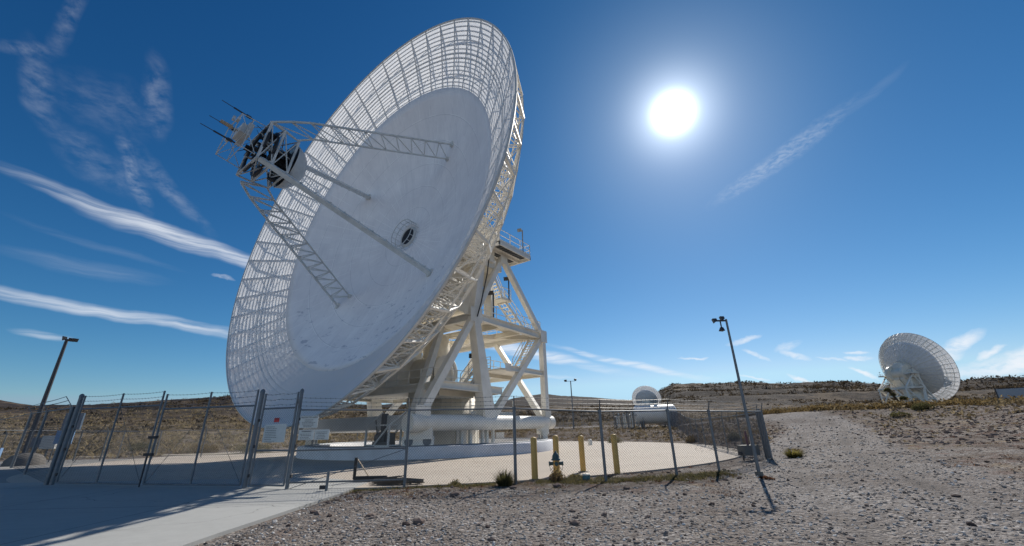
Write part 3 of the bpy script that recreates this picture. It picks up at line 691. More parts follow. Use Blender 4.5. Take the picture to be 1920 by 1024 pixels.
        mb = MB(); mb.bar(f((-1.4, 5.0, 9.8)), f((-.9, 5.2, 15.2)), .7, .7); mb.obj('column', CREAM, root)
        # top platform
        mb = MB(); mb.box(f((-1.25, 6.85, 16.2)), (4.5, 2.6, .16)); 
        for x in (-3.45, .95): mb.box(f((x, 6.85, 16.02)), (.1, 2.6, .36))
        for y in (5.6, 6.85, 8.1): mb.box(f((-1.25, y, 16.0)), (4.5, .1, .3))
        pf = mb.obj('platform', WHITE, root)
        for y0 in (6.2, 7.5):
            mb = MB(); mb.box(f((-1.3, y0, 16.105)), (3.9, .62, .02)); mb.obj('grating', GALV, pf)
            mb = MB()
            for i in range(11): mb.box(f((-3.1 + i * .36, y0, 16.085)), (.19, .6, .03))
            gt = mb.obj('grating', DARK, pf)
        rb = MB(); railing(rb, [f((.95, 5.7, 16.28)), f((.95, 8.1, 16.28)), f((-3.45, 8.1, 16.28)), f((-3.45, 5.7, 16.28))]); rb.obj('railing', WHITE, pf)
        mb = MB(); mb.tube(f((-2.4, 8.1, 16.3)), f((-2.4, 8.1, 18.5)), .05, 6); flood(mb, f((-2.0, 8.1, 18.4)), (.5, .2, -.6), .3); mb.obj('floodlight', GALV, pf)
        mb = MB(); mb.tube(f((1.0, 8.1, 16.3)), f((1.0, 8.1, 18.9)), .06, 6); mb.obj('mast', WHITE, pf)
        # wheels
        for x in (7.3, -7.0):
            q = Vector((x, Y * s, 0)) ; q = q * (9.35 / q.length)
            mb = MB(); an = math.atan2(q.y, q.x); mb.box((q.x, q.y, 1.45), (.7, 1.7, .7), an); mb.box((q.x, q.y, 1.0), (.4, 1.9, .5), an); wb = mb.obj('wheel_truck', WHITE, root)
            mb = MB(); t = Vector((-math.sin(an), math.cos(an), 0)); n = Vector((math.cos(an), math.sin(an), 0))
            for k in (-1, 1):
                mb = MB(); c = Vector((q.x, q.y, .98)) + t * (.55 * k); mb.tube(c - n * .22, c + n * .22, .26, 20); mb.obj('wheel', GALV, wb)
    for x in (7.5, -7.0):
        mb = MB()
        if x > 0: mb.box((x, 0, 2.1), (.7, 12.6, .85))
        else: mb.tube((x, -6.4, 2.05), (x, 6.4, 2.05), .5, 16)
        mb.obj('base_tube', GREYW if x > 0 else WHITE, root)
        xn = 2.45 if x > 0 else -6.95
        mb = MB(); mb.ibeam((xn, -6.5, 9.7), (xn, 6.5, 9.7), .4, .55); mb.obj('beam', WHITE, root)
        for s in (-1, 1):   # V braces of the front and rear face
            mb = MB(); mb.bar((xn, s * (3.2 if x > 0 else 1.2), 9.5), (x, s * 6.4, 2.3), .4, .45, .5, .5, up=(0, 1, 0)); mb.obj('brace', WHITE, root)
    # intermediate level floor framing at z 9.6
    mb = MB()
    for xx in (-.8, -3.8): mb.ibeam((xx, -6.4, 9.55), (xx, 6.4, 9.55), .3, .45)
    for s in (-1, 1):
        mb.ibeam((2.3, s * 6.2, 9.5), (-3.8, s * .5, 9.5), .28, .4); mb.ibeam((-6.7, s * 6.3, 9.5), (-.8, s * .8, 9.5), .28, .4)
    mb.box((1.0, 0, 9.85), (2.6, 12.4, .12)); mb.box((-6.4, 0, 9.85), (.8, 12.4, .1)); mb.box((-2.3, 5.4, 9.85), (5.6, 1.5, .1))
    for i in range(7): mb.box((1.2, -5 + i * 1.7, 9.74), (2.2, .12, .12))
    fl = mb.obj('middle_floor', CREAM, root)
    rb = MB(); railing(rb, [(2.2, 6.6, 9.95), (-6.9, 6.6, 9.95), (-6.9, -6.6, 9.95), (2.2, -6.6, 9.95)]); rb.obj('railing', WHITE, fl)
    # central pivot tower between the levels
    mb = MB(); mb.lathe([(1.6, 4.4), (1.3, 7.0), (1.05, 9.5)], 24); mb.obj('cable_wrap', CREAM, root)
    # lower floor z 4.4 and 6.2
    mb = MB()
    mb.box((3.0, 0, 4.42), (6.2, 13.0, .14)); mb.ibeam((-.6, -6.4, 4.3), (-.6, 6.4, 4.3), .35, .45); mb.ibeam((6.0, -6.4, 4.3), (6.0, 6.4, 4.3), .35, .45)
    mb.box((2.2, 3.2, 4.12), (3.6, 3.4, .42))
    lf = mb.obj('lower_floor', CREAM, root)
    rb = MB(); railing(rb, [(5.9, -6.3, 4.5), (5.9, 6.3, 4.5), (2.6, 6.35, 4.5)]); rb.obj('railing', WHITE, lf)
    mb = MB(); mb.box((-4.3, 4.6, 6.25), (4.8, 2.6, .12)); mb.ibeam((-1.9, 3.4, 6.1), (-6.8, 3.4, 6.1), .3, .5); mb.ibeam((-6.9, -6.4, 6.1), (-6.9, 6.4, 6.1), .3, .4)
    rf = mb.obj('landing', CREAM, root); rb = MB(); railing(rb, [(-6.7, 3.4, 6.33), (-2.0, 3.4, 6.33), (-2.0, 4.6, 6.33)], post=1.0); rb.obj('railing', WHITE, rf)
    # horizontal drum on the lower floor
    mb = MB()
    def dome(x, y0, y1, z, r):
        n = 36; mb.tube((x, y0, z), (x, y1, z), r, n)
        prev = r; y = y1
        for k in range(1, 5):
            q = r * math.cos(k * .36); yy = y1 + .12 * r * math.sin(k * .36) * (1 if y1 > y0 else -1)
            mb.tube((x, y, z), (x, yy, z), prev, n, q, cap=(k == 4)); prev = q; y = yy
    dome(2.85, -3.0, 4.3, 5.75, 1.22)
    dr = mb.obj('equipment_drum', CREAM, root)
    mb = MB(); mb.lathe([(.45, 0), (.5, 0), (.5, .04), (.45, .04)], 20); mb.v = [(2.75 + p[0] * 1.0, 4.46 + p[2], 5.6 + p[1] * 1.5) for p in mb.v]; mb.obj('hatch_frame', GREYW, dr)
    mb = MB(); mb.lathe([(2.4, -3.0), (2.4, .2), (1.9, 1.0), (.1, 1.2)], 40, (4.0, -.9, 7.4)); mb.obj('cable_drum', CREAM, root)
    # equipment room on the pedestal
    mb = MB(); n = 24
    mb.lathe([(3.05, .3), (3.05, 4.15), (.1, 4.3)], n, (-.6, .5, 0))
    for i in range(n):
        t = 2 * math.pi * i / n; mb.box((-.6 + 3.05 * math.cos(t), .5 + 3.05 * math.sin(t), 2.2), (.05, .07, 3.8), t)
    rm = mb.obj('equipment_room', CREAM, root)
    t = rad(75); mb = MB(); mb.box((-.6 + 3.08 * math.cos(t), .5 + 3.08 * math.sin(t), 1.5), (.08, .9, 2.0), t); mb.obj('door', GREYW, rm)
    # stairs
    for a, b, yy, wy, nm in (((-6.4, 0, 9.95), (-3.0, 0, 12.4), 4.6, .9, 0), ((-3.4, 0, 12.45), (-.9, 0, 16.1), 4.3, .8, 0), ((-4.2, 0, 6.3), (-7.2, 0, 9.9), 5.3, .9, 0), ((1.9, 0, 4.5), (.1, 0, 6.3), 4.9, .8, 0), ((-.6, 0, 2.4), (.9, 0, 4.4), 5.3, .8, 0)):
        mb = MB(); rb = MB(); stairs(mb, rb, (a[0], yy, a[2]), (b[0], yy, b[2]), wy); st = mb.obj('staircase', WHITE, root); rb.obj('handrail', WHITE, st)
    mb = MB(); mb.box((-2.8, 4.9, 12.4), (1.5, 1.9, .12)); la = mb.obj('landing', CREAM, root); rb = MB(); railing(rb, [(-3.5, 5.8, 12.45), (-2.1, 5.8, 12.45)]); rb.obj('railing', WHITE, la)
    for p, h, d in (((-3.2, 5.8, 12.5), 2.0, (.6, .3, -.4)), ((-1.0, 5.8, 10), 2.6, (.6, .3, -.4)), ((1.1, 5.6, 4.5), 2.5, (.5, .5, -.4))):
        mb = MB(); mb.tube(p, (p[0], p[1], p[2] + h), .06, 6); flood(mb, (p[0] + .3, p[1], p[2] + h), d, .36); mb.obj('floodlight', LAMP, root)
    # ground-level platform, rails and supports near side
    mb = MB(); mb.box((-.3, 5.9, 2.62), (5.0, 1.0, .1)); gp = mb.obj('walkway', WHITE, root)
    rb = MB(); railing(rb, [(-2.8, 6.3, 2.68), (-.9, 6.3, 2.68)]); railing(rb, [(1.6, 6.3, 2.68), (2.2, 6.3, 2.68)]); rb.obj('railing', WHITE, gp)
    for x in (2.9, 2.0, .7, .2, -.5): 
        mb = MB(); mb.bar((x, 6.1, .3), (x, 6.1, 2.0), .2); mb.obj('support_post', WHITE, root)
    # drive cable black on near column
    mb = MB(); mb.path([(1.0, 7.08, 15.4), (1.35, 7.1, 13.4), (2.1, 7.14, 10.8), (2.5, 7.12, 9.6)], .05, 5); mb.obj('cable', HOSE, root)
    # curved cable guide at rear corner
    mb = MB()
    for k in range(4):
        mb.path([(-5.2 - .12 * k, 6.9, 1.5), (-5.7 - .12 * k, 6.9, 1.35), (-6.05 - .12 * k, 6.9, 1.0), (-6.2 - .12 * k, 6.9, .75)], .035, 5)
    mb.obj('cable_guide', CREAM, root)
    return root

A0 = build_antenna('huge white dish antenna in the foreground, facing left over the fence, on white steel tower')
A0.location = (OX, OY, 0); A0.rotation_euler = (0, 0, rad(90 - 217.0))
def place_far(el_, azd, Vp, label):
    c = copy_tree(A0); c['label'] = label
    e = rad(el_); a = rad(azd); hd = Vector((math.sin(a), math.cos(a), 0))
    O = Vector(Vp) - hd * VD * math.cos(e); O.z = Vp[2] - VD * math.sin(e) - PIV
    c.location = O; c.rotation_euler = (0, 0, rad(90) - a)
    T = tipM(el_)
    for ch in c.children:
        if 'tip' in ch: ch.matrix_local = T
    return c
def vert(c, azd, el_, dv=6.55):
    e = rad(el_); a = rad(azd); return tuple(Vector(c) - Vector((math.sin(a) * math.cos(e), math.cos(a) * math.cos(e), math.sin(e))) * dv)
A1 = place_far(13.0, 84.9, vert((198.6, 205.4, 26.0), 84.9, 13), 'distant white dish antenna at far right turned away, its back and tower visible')
A2 = place_far(31.3, 23.1, vert((159.9, 516.6, 32.4), 23.1, 31.3), 'small faraway dish antenna seen from behind, above the white tank in front of the mesa')
for c in [A0, A1, A2]:
    for o in c.children:
        if 'tip' in o: del o['tip']
# white painted concrete ring under the near antenna, and the far ones
def ringmat():
    m, t, b = newmat('whitewashed_concrete'); geo = tn(t, 'ShaderNodeTexCoord'); P = geo.outputs['Object']
    c = ramp(t, tnoise(t, P, .8, 8, .7), [(.35, (.62, .62, .64)), (.6, (.74, .74, .76))])
    c = tmix(t, tm(t, 'MULTIPLY', ramp(t, tnoise(t, P, 2.6, 8, .75), [(.66, (0, 0, 0)), (.7, (1, 1, 1))]), .6), c, (.3, .28, .27))
    t.links.new(c, b.inputs['Base Color']); b.inputs['Roughness'].default_value = .8
    bp = tn(t, 'ShaderNodeBump'); bp.inputs['Strength'].default_value = .3; bp.inputs['Distance'].default_value = .02; t.links.new(tnoise(t, P, 8, 5), bp.inputs['Height']); t.links.new(bp.outputs[0], b.inputs['Normal'])
    return m
mb = MB(); mb.lathe([(9.95, -.2), (9.95, .66), (9.9, .7), (8.5, .7), (8.5, .2), (5.0, .2), (5.0, .25), (.1, .25)], 120)
ring = mb.obj('foundation_ring', ringmat()); ring.location = (OX, OY, 0)
tag(ring, 'low whitewashed concrete ring wall under the nearest dish antenna', 'foundation', 'antenna foundation rings')
mb = MB(); mb.lathe([(9.1, .7), (9.1, .76), (9.5, .76), (9.5, .7)], 120); o = mb.obj('rail_track', GALV, ring)
for A, lb in ((A1, 'low concrete ring under the far right dish antenna'), (A2, 'low concrete ring under the small dish antenna behind the tank')):
    c = ring.copy(); COL.objects.link(c); c.location = A.location; c['label'] = lb
    cc = o.copy(); COL.objects.link(cc); cc.parent = c

# service cage standing on the ring by the front wheel (antenna local 8.2,4.6)
MA = Matrix.Translation(A0.location) @ Matrix.Rotation(A0.rotation_euler.z, 4, 'Z')
def al(f, y, z): return MA @ Vector((f, y, z))
b0 = al(8.0, 4.3, .7)
cg = thing('service_cage', b0, A0.rotation_euler.z, 'pale tubular steel cage with slanting bars round a dark motor, on the concrete ring', 'machine guard')
mb = MB()
W2, H2, D2 = 1.15, 1.25, .45
for x in (-D2, D2):
    for y in (-W2, W2): mb.bar((x, y, 0), (x, y, H2), .1)
    mb.bar((x, -W2, H2), (x, W2, H2), .09); mb.bar((x, -W2, .06), (x, W2, .06), .12)
    mb.bar((x, W2, H2), (x, -W2 + .9, .1), .08)
for y in (-W2, W2): mb.bar((-D2, y, H2), (D2, y, H2), .08); mb.bar((-D2, y, .1), (D2, y, .1), .08); mb.bar((D2, y, H2), (D2 - .5, y + .9, H2 + .75), .07)
mb.obj('frame', GREYW, cg)
mb = MB(); mb.tube((0, -.5, .5), (0, .5, .5), .32, 14); mb.box((0, .1, .15), (.6, 1.5, .3)); mb.box((-.1, -.1, 1.35), (.3, .3, 1.2)); mb.box((0, .75, .5), (.4, .4, .6))
for i in range(5): mb.tube((random.uniform(-.3, .3), random.uniform(-.9, .9), .2), (random.uniform(-.3, .3), random.uniform(-.9, .9), 1.6), .035, 5)
mb.obj('motor', mat('machine_grey', (.13, .13, .13), .5), cg)

# ------------------------------------------------------------------ fences and gates
def mesh_panel(mb, a, b, z0a, z0b, ha, hb, cell=.085, r=.003):
    a = Vector((*a, 0)); b = Vector((*b, 0)); L_ = (b - a).length; d = (b - a) / L_; nrm = Vector((-d.y, d.x, 0))
    def P(s, h):
        t = s / L_; return a + d * s + Vector((0, 0, (z0a * (1 - t) + z0b * t) + h * (ha * (1 - t) + hb * t)))
    H = (ha + hb) / 2
    n = int((L_ + H) / cell)
    for k in range(1, n + 1):
        c = k * cell
        for sg in (0, 1):
            s0 = max(0, c - H); s1 = min(c, L_)
            if s1 - s0 < .02: continue
            h0 = (c - s0) / H; h1 = (c - s1) / H     # descending line
            if sg: h0, h1 = 1 - h0, 1 - h1
            p, q = P(s0, min(1, max(0, h0))), P(s1, min(1, max(0, h1)))
            o = nrm * r; u = Vector((0, 0, r))
            o2 = nrm * (r * (1 if sg else -1)) * .8
            mb.add([p + o + o2, p - u + o2, p + u - o + o2, q + o + o2, q - u + o2, q + u - o + o2], [(0, 1, 4, 3), (1, 2, 5, 4), (2, 0, 3, 5)])
def barbed(mb, pts, r=.006):
    for a, b in zip(pts[:-1], pts[1:]):
        a = Vector(a); b = Vector(b); L_ = (b - a).length; n = 5
        pr = a
        for i in range(1, n + 1):
            t = i / n; q = a.lerp(b, t) - Vector((0, 0, .03 * math.sin(math.pi * t))); mb.tube(pr, q, r, 3, cap=False); pr = q
        m = int(L_ / .16); d = (b - a).normalized()
        for i in range(m):
            t = (i + .5) / m; q = a.lerp(b, t) - Vector((0, 0, .03 * math.sin(math.pi * t)))
            e = Vector((d.y * .02, -d.x * .02, .022)); mb.tube(q - e, q + e, r * .8, 3, cap=False)
def fence(label, pts, hs, name='chain_link_fence', arm=(0, -.22, .36), post_r=.037, sub=2.9, cell=.085, wr=.003, mid=True, group='chain link fences', tall_ends=False):
    """pts: posts positions; hs: rail height at each"""
    base = (pts[0][0], pts[0][1], 0); root = thing(name, base, 0, label, 'fence', group); O = Vector(base)
    posts = []
    for (a, ha), (b, hb) in zip(zip(pts[:-1], hs[:-1]), zip(pts[1:], hs[1:])):
        L_ = math.hypot(b[0] - a[0], b[1] - a[1]); n = max(1, round(L_ / sub))
        for i in range(n): t = i / n; posts.append((a[0] * (1 - t) + b[0] * t, a[1] * (1 - t) + b[1] * t, ha * (1 - t) + hb * t, i == 0))
    posts.append((*pts[-1], hs[-1], True))
    P = []
    for i, (x, y, h, major) in enumerate(posts):
        z = tz(x, y) if paved([x], [y])[0] < 0 else 0.01
        P.append((x, y, z, h)); mb = MB(); b = Vector((x, y, z)) - O
        mb.tube(b - Vector((0, 0, .3)), b + Vector((0, 0, h)), post_r * (1.0 if not major else 1.25), 8)
        mb.tube(b + Vector((0, 0, h - .02)), b + Vector((0, 0, h + .05)), post_r * 1.5, 8)
        if arm: mb.bar(b + Vector((0, 0, h)), b + Vector((0, 0, h)) + Vector(arm), .035, .02)
        for k in (.25, .5, .75): mb.tube(b + Vector((0, 0, h * k - .02)), b + Vector((0, 0, h * k + .02)), post_r * 1.3, 8)
        mb.obj('post', GALV, root)
    rl = MB(); cm = MB(); ws = [MB(), MB(), MB()]
    for (x0, y0, z0, h0), (x1, y1, z1, h1) in zip(P[:-1], P[1:]):
        rl.tube(Vector((x0, y0, z0 + h0)) - O, Vector((x1, y1, z1 + h1)) - O, .024, 8)
        mesh_panel(cm, (x0 - O.x, y0 - O.y), (x1 - O.x, y1 - O.y), z0 + .04, z1 + .04, h0 - .04, h1 - .04, cell, wr)
    rl.obj('top_rail', GALV, root); cm.obj('wire_mesh', WIRE, root)
    if arm:
        for k, m in zip((.33, .66, 1.0), ws):
            barbed(m, [Vector((x + arm[0] * k, y + arm[1] * k, z + h + arm[2] * k)) - O for x, y, z, h in P]); m.obj('barbed_wire', WIRE, root)
    return root, O

ff, FO = fence('long chain link fence from the small gate to the right corner, before the antenna',
      [(-6.96, 13.79), (-3.44, 13.92), (-.03, 13.4), (2.73, 13.9), (5.2, 14.7), (7.0, 15.6), (11.3, 19.8)], [2.28, 2.2, 2.12, 2.04, 2.0, 1.98, 2.0], sub=9)
# extra rails and rod in first bay
mb = MB()
A_ = Vector((-6.96, 13.79, 0)) - FO; B_ = Vector((-3.44, 13.92, 0)) - FO
for h in (1.08, .18): mb.tube(A_ + Vector((0, .03, h)), B_ + Vector((0, .03, h)), .026, 8)
mb.tube(A_ + Vector((0, .05, .0)), B_ + Vector((0, .05, 1.06)), .01, 5); mb.obj('bottom_rail', GALV, ff)
# wide corner post bundle
mb = MB()
for dx, dy in ((.0, .22), (.12, .4), (.2, .62)): mb.tube((11.3 - FO.x + dx, 19.8 - FO.y + dy, .1), (11.3 - FO.x + dx, 19.8 - FO.y + dy, 2.2), .05, 8)
mb.obj('corner_post', GALV, ff)
fence('chain link fence running back from the right corner and round behind the pad', [(11.4, 20.4), (15.1, 35.2), (21, 58), (28, 88), (2, 84), (-8, 60), (-19, 37.2), (-31, 33.0), (-48, 31)], [2.0] * 9, sub=3.6, cell=.14, wr=.004)
fence('chain link fence at far left running from the gate post towards the light pole', [(-17.2, 16.5), (-30.4, 26.8), (-46, 36)], [2.68, 3.1, 2.7], sub=9, cell=.2, wr=.002, arm=(-.25, -.15, .42), post_r=.055)
fence('older low chain link fence inside the yard at the far left', [(-34, 27), (-33, 33), (-31, 38)], [2.2, 2.1, 2.0], sub=3, cell=.12, wr=.003, arm=(-.2, -.2, .35))

def gate_post(x, y, h, r, label, lean=0):
    g = thing('gate_post', (x, y, .01), 0, label, 'post', 'gate posts')
    mb = MB(); mb.tube((0, 0, 0), (0, 0, h), r, 14); mb.obj('shaft', GALV, g)
    mb = MB(); mb.lathe([(r * 1.12, h - .04), (r * 1.12, h + .02), (r * .7, h + .07), (.005, h + .09)], 14); mb.obj('cap', GALV, g)
    for k in (.35, 1.2, 2.0): mb = MB(); mb.box((r * .9, 0, k), (.1, .1, .09)); mb.obj('hinge', DARK, g)
    return g
gate_post(-17.0, 16.5, 3.12, .07, 'thick dark gate post at left end of the wide gate')
gate_post(-8.56, 14.28, 2.92, .07, 'thick grey gate post between the wide gate and the small pedestrian gate')
gate_post(-6.99, 13.82, 2.86, .055, 'grey gate post right of the small pedestrian gate beside the white signs')
def leaf(a, b, hr, ht, label, name='swing_gate', mid=None, rods=True, nmid=1):
    a = Vector((*a, 0)); b = Vector((*b, 0)); d = b - a; L_ = d.length; g = thing(name, (a.x, a.y, .01), math.atan2(d.y, d.x), label, 'gate', 'gate leaves')
    mb = MB(); z0 = .09
    for x in [0, L_] + [L_ * (i + 1) / (nmid + 1) for i in range(nmid)]: mb.tube((x, 0, z0), (x, 0, ht), .032, 8)
    for z in [z0, hr] + ([mid] if mid else []): mb.tube((0, 0, z), (L_, 0, z), .028, 8)
    mb.obj('frame', GALV, g)
    mb = MB(); mesh_panel(mb, (0, 0), (L_, 0), z0, z0, hr - z0, hr - z0); mb.obj('wire_mesh', WIRE, g)
    for k in (.3, .65, 1.0):
        mb = MB(); z = hr + (ht - hr) * k - .03; barbed(mb, [(0, 0, z), (L_ / 2, 0, z), (L_, 0, z)]); mb.obj('barbed_wire', WIRE, g)
    if rods:
        mb = MB(); mb.tube((0, .02, z0), (L_ / 2, .02, hr), .008, 5); mb.tube((L_ / 2, .02, hr), (L_, .02, z0), .008, 5); mb.obj('tension_rod', WIRE, g)
    return g
leaf((-16.75, 16.4), (-12.72, 15.24), 2.62, 3.12, 'left leaf of the wide chain link gate across the shaded driveway')
leaf((-12.55, 15.2), (-8.75, 14.33), 2.48, 3.0, 'right leaf of the wide chain link gate ending at the thick grey post')
pg = leaf((-8.4, 14.23), (-7.12, 13.86), 2.36, 2.85, 'narrow pedestrian gate of chain link with a large notice board on it', mid=1.08, rods=False, nmid=0, name='pedestrian_gate')
# drop bar at the centre of the wide gate
gb = thing('gate_latch', (-12.63, 15.2, .01), 0, 'dark drop bar latch where the two wide gate leaves meet', 'latch')
mb = MB(); mb.tube((0, -.06, 0), (0, -.06, 1.0), .02, 8); mb.box((0, -.02, 1.0), (.3, .1, .09)); mb.obj('bar', DARK, gb); mb = MB(); mb.box((0, -.02, 1.55), (.3, .09, .09)); mb.obj('clasp', DARK, gb)

# signs: board + lettering
def text_mesh(s, size, loc, par, mat_=None, name='lettering'):
    cu = bpy.data.curves.new('t', 'FONT'); cu.body = s; cu.size = size; cu.align_x = 'CENTER'; cu.align_y = 'CENTER'; cu.extrude = .002
    to = bpy.data.objects.new('t', cu); COL.objects.link(to); bpy.context.view_layer.update()
    me = bpy.data.meshes.new_from_object(to.evaluated_get(bpy.context.evaluated_depsgraph_get())); bpy.data.objects.remove(to)
    me.materials.clear(); me.materials.append(mat_ or INK)
    o = bpy.data.objects.new(name, me); COL.objects.link(o); o.parent = par; o.location = loc; o.rotation_euler = (rad(90), 0, 0); return o
def sign(x, y, z, wd, h, rz, label, head=None, hsz=.08, rows=5, m=SIGNW, red=False, group=None, frac=.8):
    g = thing('sign', (x, y, z), rz, label, 'sign', group)
    mb = MB(); mb.box((0, 0, 0), (wd, .012, h)); mb.obj('board', m, g)
    top = h / 2 - .04
    if head: text_mesh(head, hsz, (0, -.009, h / 2 - hsz * .8), g); top = h / 2 - hsz * 1.5
    if rows:
        mb = MB(); rg = random.Random(int(x * 100))
        for i in range(rows):
            zz = top - (i + .7) * (top + h / 2 - .02) / rows; lw = wd * frac * rg.uniform(.6, 1); x0 = -lw / 2 if frac > .7 else -wd * .42
            while True:
                ww = rg.uniform(.02, .07)
                if x0 + ww > (lw / 2 if frac > .7 else -wd * .42 + lw): break
                mb.box((x0 + ww / 2, -.008, zz), (ww, .004, .014)); x0 += ww + .018
        mb.obj('small_print', INK, g)
    return g
ra = math.atan2(.13, 3.52)
def onf(s, off=-.05): return (-6.96 + s * math.cos(ra), 13.79 + s * math.sin(ra) + off)
x, y = onf(.38); sign(x, y, 1.92, .56, .36, ra, 'square white sign headed restricted area, topmost on the fence right of the small gate', 'RESTRICTED AREA', .062, 6, frac=.75)
x, y = onf(.35); sign(x, y, 1.53, .48, .3, ra, 'white warning sign below the restricted area sign, left one of the lower pair', 'WARNING', .062, 4, group='lower white signs')
x, y = onf(.84); sign(x, y, 1.53, .45, .3, ra, 'white sign of small print below the restricted area sign, right one of the lower pair', None, .06, 5, group='lower white signs')
rg_ = math.atan2(13.79 - 14.28, -6.96 + 8.56)
def onp(s, off=-.07): return (-8.56 + s * math.cos(rg_), 14.28 + s * math.sin(rg_) + off)
x, y = onp(.86); sign(x, y, 1.6, .88, .54, rg_, 'large pale notice board with left aligned small print on the pedestrian gate', None, .05, 9, frac=.6)
x, y = onp(.86); g = sign(x, y, 2.0, .2, .13, rg_, 'tiny red sign above the notice board on the pedestrian gate', None, .05, 0, m=REDS)
mb = MB(); mb.box((0, -.008, .035), (.16, .004, .02)); mb.obj('lettering', INK, g)

# short posts, pipe and twigs inside the fence
g = thing('short_post', (-5.5, 13.15, .01), 0, 'short galvanised post with a foot latch on the concrete edge before the fence', 'post')
mb = MB(); mb.tube((0, 0, 0), (0, 0, .52), .04, 10); mb.obj('shaft', GALV, g); mb = MB(); mb.box((-.12, 0, .1), (.16, .05, .1)); mb.obj('latch', DARK, g)
g = thing('black_pipe', (-5.5, 15.3, .01), 0, 'bent black pipe standing on the pad edge behind the fence', 'pipe')
mb = MB(); mb.path([(0, 0, .08), (0, 0, .75)], .055, 8); mb.tube((0, 0, .1), (1.1, .0, .1), .08, 10); mb.tube((1.1, 0, .1), (1.1, -.1, -.05), .08, 10); mb.obj('pipe', HOSE, g)
mb = MB(); mb.bar((.05, 0, .7), (.5, 0, .15), .03); mb.obj('brace', RUST, g)
mb = MB(); rr = random.Random(5)
for i in range(70):
    x0 = rr.uniform(-4.4, -3.9); x1 = rr.uniform(-3.5, -2.9); z0 = rr.uniform(.03, .16); y0 = rr.uniform(14.2, 14.6)
    mb.tube((x0 - rr.random() * .3, y0, z0), ((x0 + x1) / 2, y0 + rr.uniform(-.15, .15), z0 + rr.uniform(0, .1)), .012, 4); mb.tube(((x0 + x1) / 2, y0 + rr.uniform(-.15, .15), z0 + .03), (x1, y0 - .1, rr.uniform(.02, .14)), .01, 4)
tag(mb.obj('brushwood', mat('grey_twigs', (.16, .14, .12), .9)), 'heap of grey dry twigs against the fence by the black pipe', 'brushwood')

# ------------------------------------------------------------------ light poles
def lamp_pole(x, y, h, r, heads, label):
    g = thing('light_pole', (x, y, tz(x, y)), 0, label, 'light pole', 'yard light poles')
    mb = MB(); mb.tube((0, 0, -.3), (0, 0, h), r, 12, r * .62); mb.obj('pole', GALV if x > 0 else LAMP, g)
    mb = MB(); mb.tube((0, 0, -.25), (0, 0, .12), r * 2.1, 14); mb.obj('base', FOOT, g)
    mb = MB(); xs = [q[0] for q in heads]; mb.bar((min(xs + [0]), 0, h - .05), (max(xs + [0]), 0, h - .05), .05); mb.obj('crossarm', LAMP, g)
    for hx, hz, d, s in heads:
        mb = MB(); flood(mb, (hx, 0, h + hz), d, s); mb.tube((hx, 0, h - .05), (hx, 0, h + hz), .025, 6); mb.obj('floodlight', LAMP, g)
    return g
lamp_pole(-36.3, 32.5, 9.2, .17, [(-.15, .08, (-.5, -.5, -.1), .3), (.3, -.02, (.7, -.3, -.35), .28), (.62, -.05, (.7, -.3, -.35), .28)], 'tall dark light pole with three flood heads behind the fence at far left')
lamp_pole(7.6, 14.2, 5.02, .055, [(-.1, .05, (-.7, .2, -.2), .15), (-.38, -.02, (-.8, .2, -.3), .15), (-.22, -.33, (-.1, 0, -1), .14)], 'slim grey light pole with three lamp heads just outside the fence at right')
lamp_pole(9.2, 68.6, 7.4, .12, [(-.75, .1, (-.5, -.5, -.4), .33), (.7, .22, (.5, -.5, -.4), .33)], 'distant light pole with two flood heads behind the pad, between tower and tank')

# ------------------------------------------------------------------ bollards, hydrant, boxes
def bollard(x, y, h, label):
    g = thing('bollard', (x, y, 0), 0, label, 'bollard', 'yellow bollards'); n = 16
    mb = MB(); mb.lathe([(.105, -.2), (.105, h - .03), (.09, h), (.004, h + .025)], n); mb.obj('shaft', YELL, g)
    mb = MB(); mb.lathe([(.2, -.1), (.2, .02), (.11, .03)], 12); mb.obj('footing', FOOT, g)
bollard(.6, 14.8, 1.28, 'yellow steel bollard nearest the middle fence post, left of the hydrant')
bollard(1.45, 16.05, 1.3, 'yellow bollard directly behind the fire hydrant')
bollard(2.52, 17.0, 1.26, 'yellow bollard just right of the hydrant, behind the blue valve box')
bollard(3.55, 15.9, 1.3, 'rightmost yellow bollard behind the fence')
g = thing('fire_hydrant', (1.38, 15.55, .0), 0, 'dark green and yellow fire hydrant with side caps among the bollards', 'fire hydrant')
mb = MB(); mb.lathe([(.17, 0), (.17, .04), (.11, .06), (.1, .5), (.13, .52)], 18); mb.obj('barrel', YELL, g)
mb = MB(); mb.lathe([(.16, .52), (.16, .56), (.125, .58), (.12, .66), (.08, .74), (.035, .77), (.03, .82), (.001, .82)], 18); mb.obj('bonnet', HYDG, g)
for s in (-1, 1):
    mb = MB(); mb.tube((s * .08, 0, .42), (s * .22, 0, .42), .055, 12); mb.tube((s * .2, 0, .42), (s * .25, 0, .42), .07, 12); c_ = mb.obj('side_cap', HYDG, g)
    mb = MB(); mb.path([(s * .23, -.02, .36), (s * .2, -.04, .2), (s * .12, -.03, .3)], .008, 4); mb.obj('chain', DARK, c_)
mb = MB(); mb.tube((0, -.08, .42), (0, -.2, .42), .07, 12); mb.obj('front_cap', HYDG, g)
g = thing('valve_box', (2.2, 14.3, 0), 0, 'small teal valve box with cream lid at the fence foot', 'valve box')
mb = MB(); mb.lathe([(.13, -.1), (.12, .16)], 14); mb.obj('body', TEAL, g); mb = MB(); mb.lathe([(.13, .16), (.13, .19), (.001, .2)], 14); mb.obj('lid', CREAM, g)
g = thing('marker_stub', (7.0, 41.5, .0), 0, 'small white round stub on the far edge of the pad', 'marker')
mb = MB(); mb.lathe([(.19, -.1), (.19, .42), (.15, .5), (.01, .52)], 14); mb.obj('body', WHITE, g)
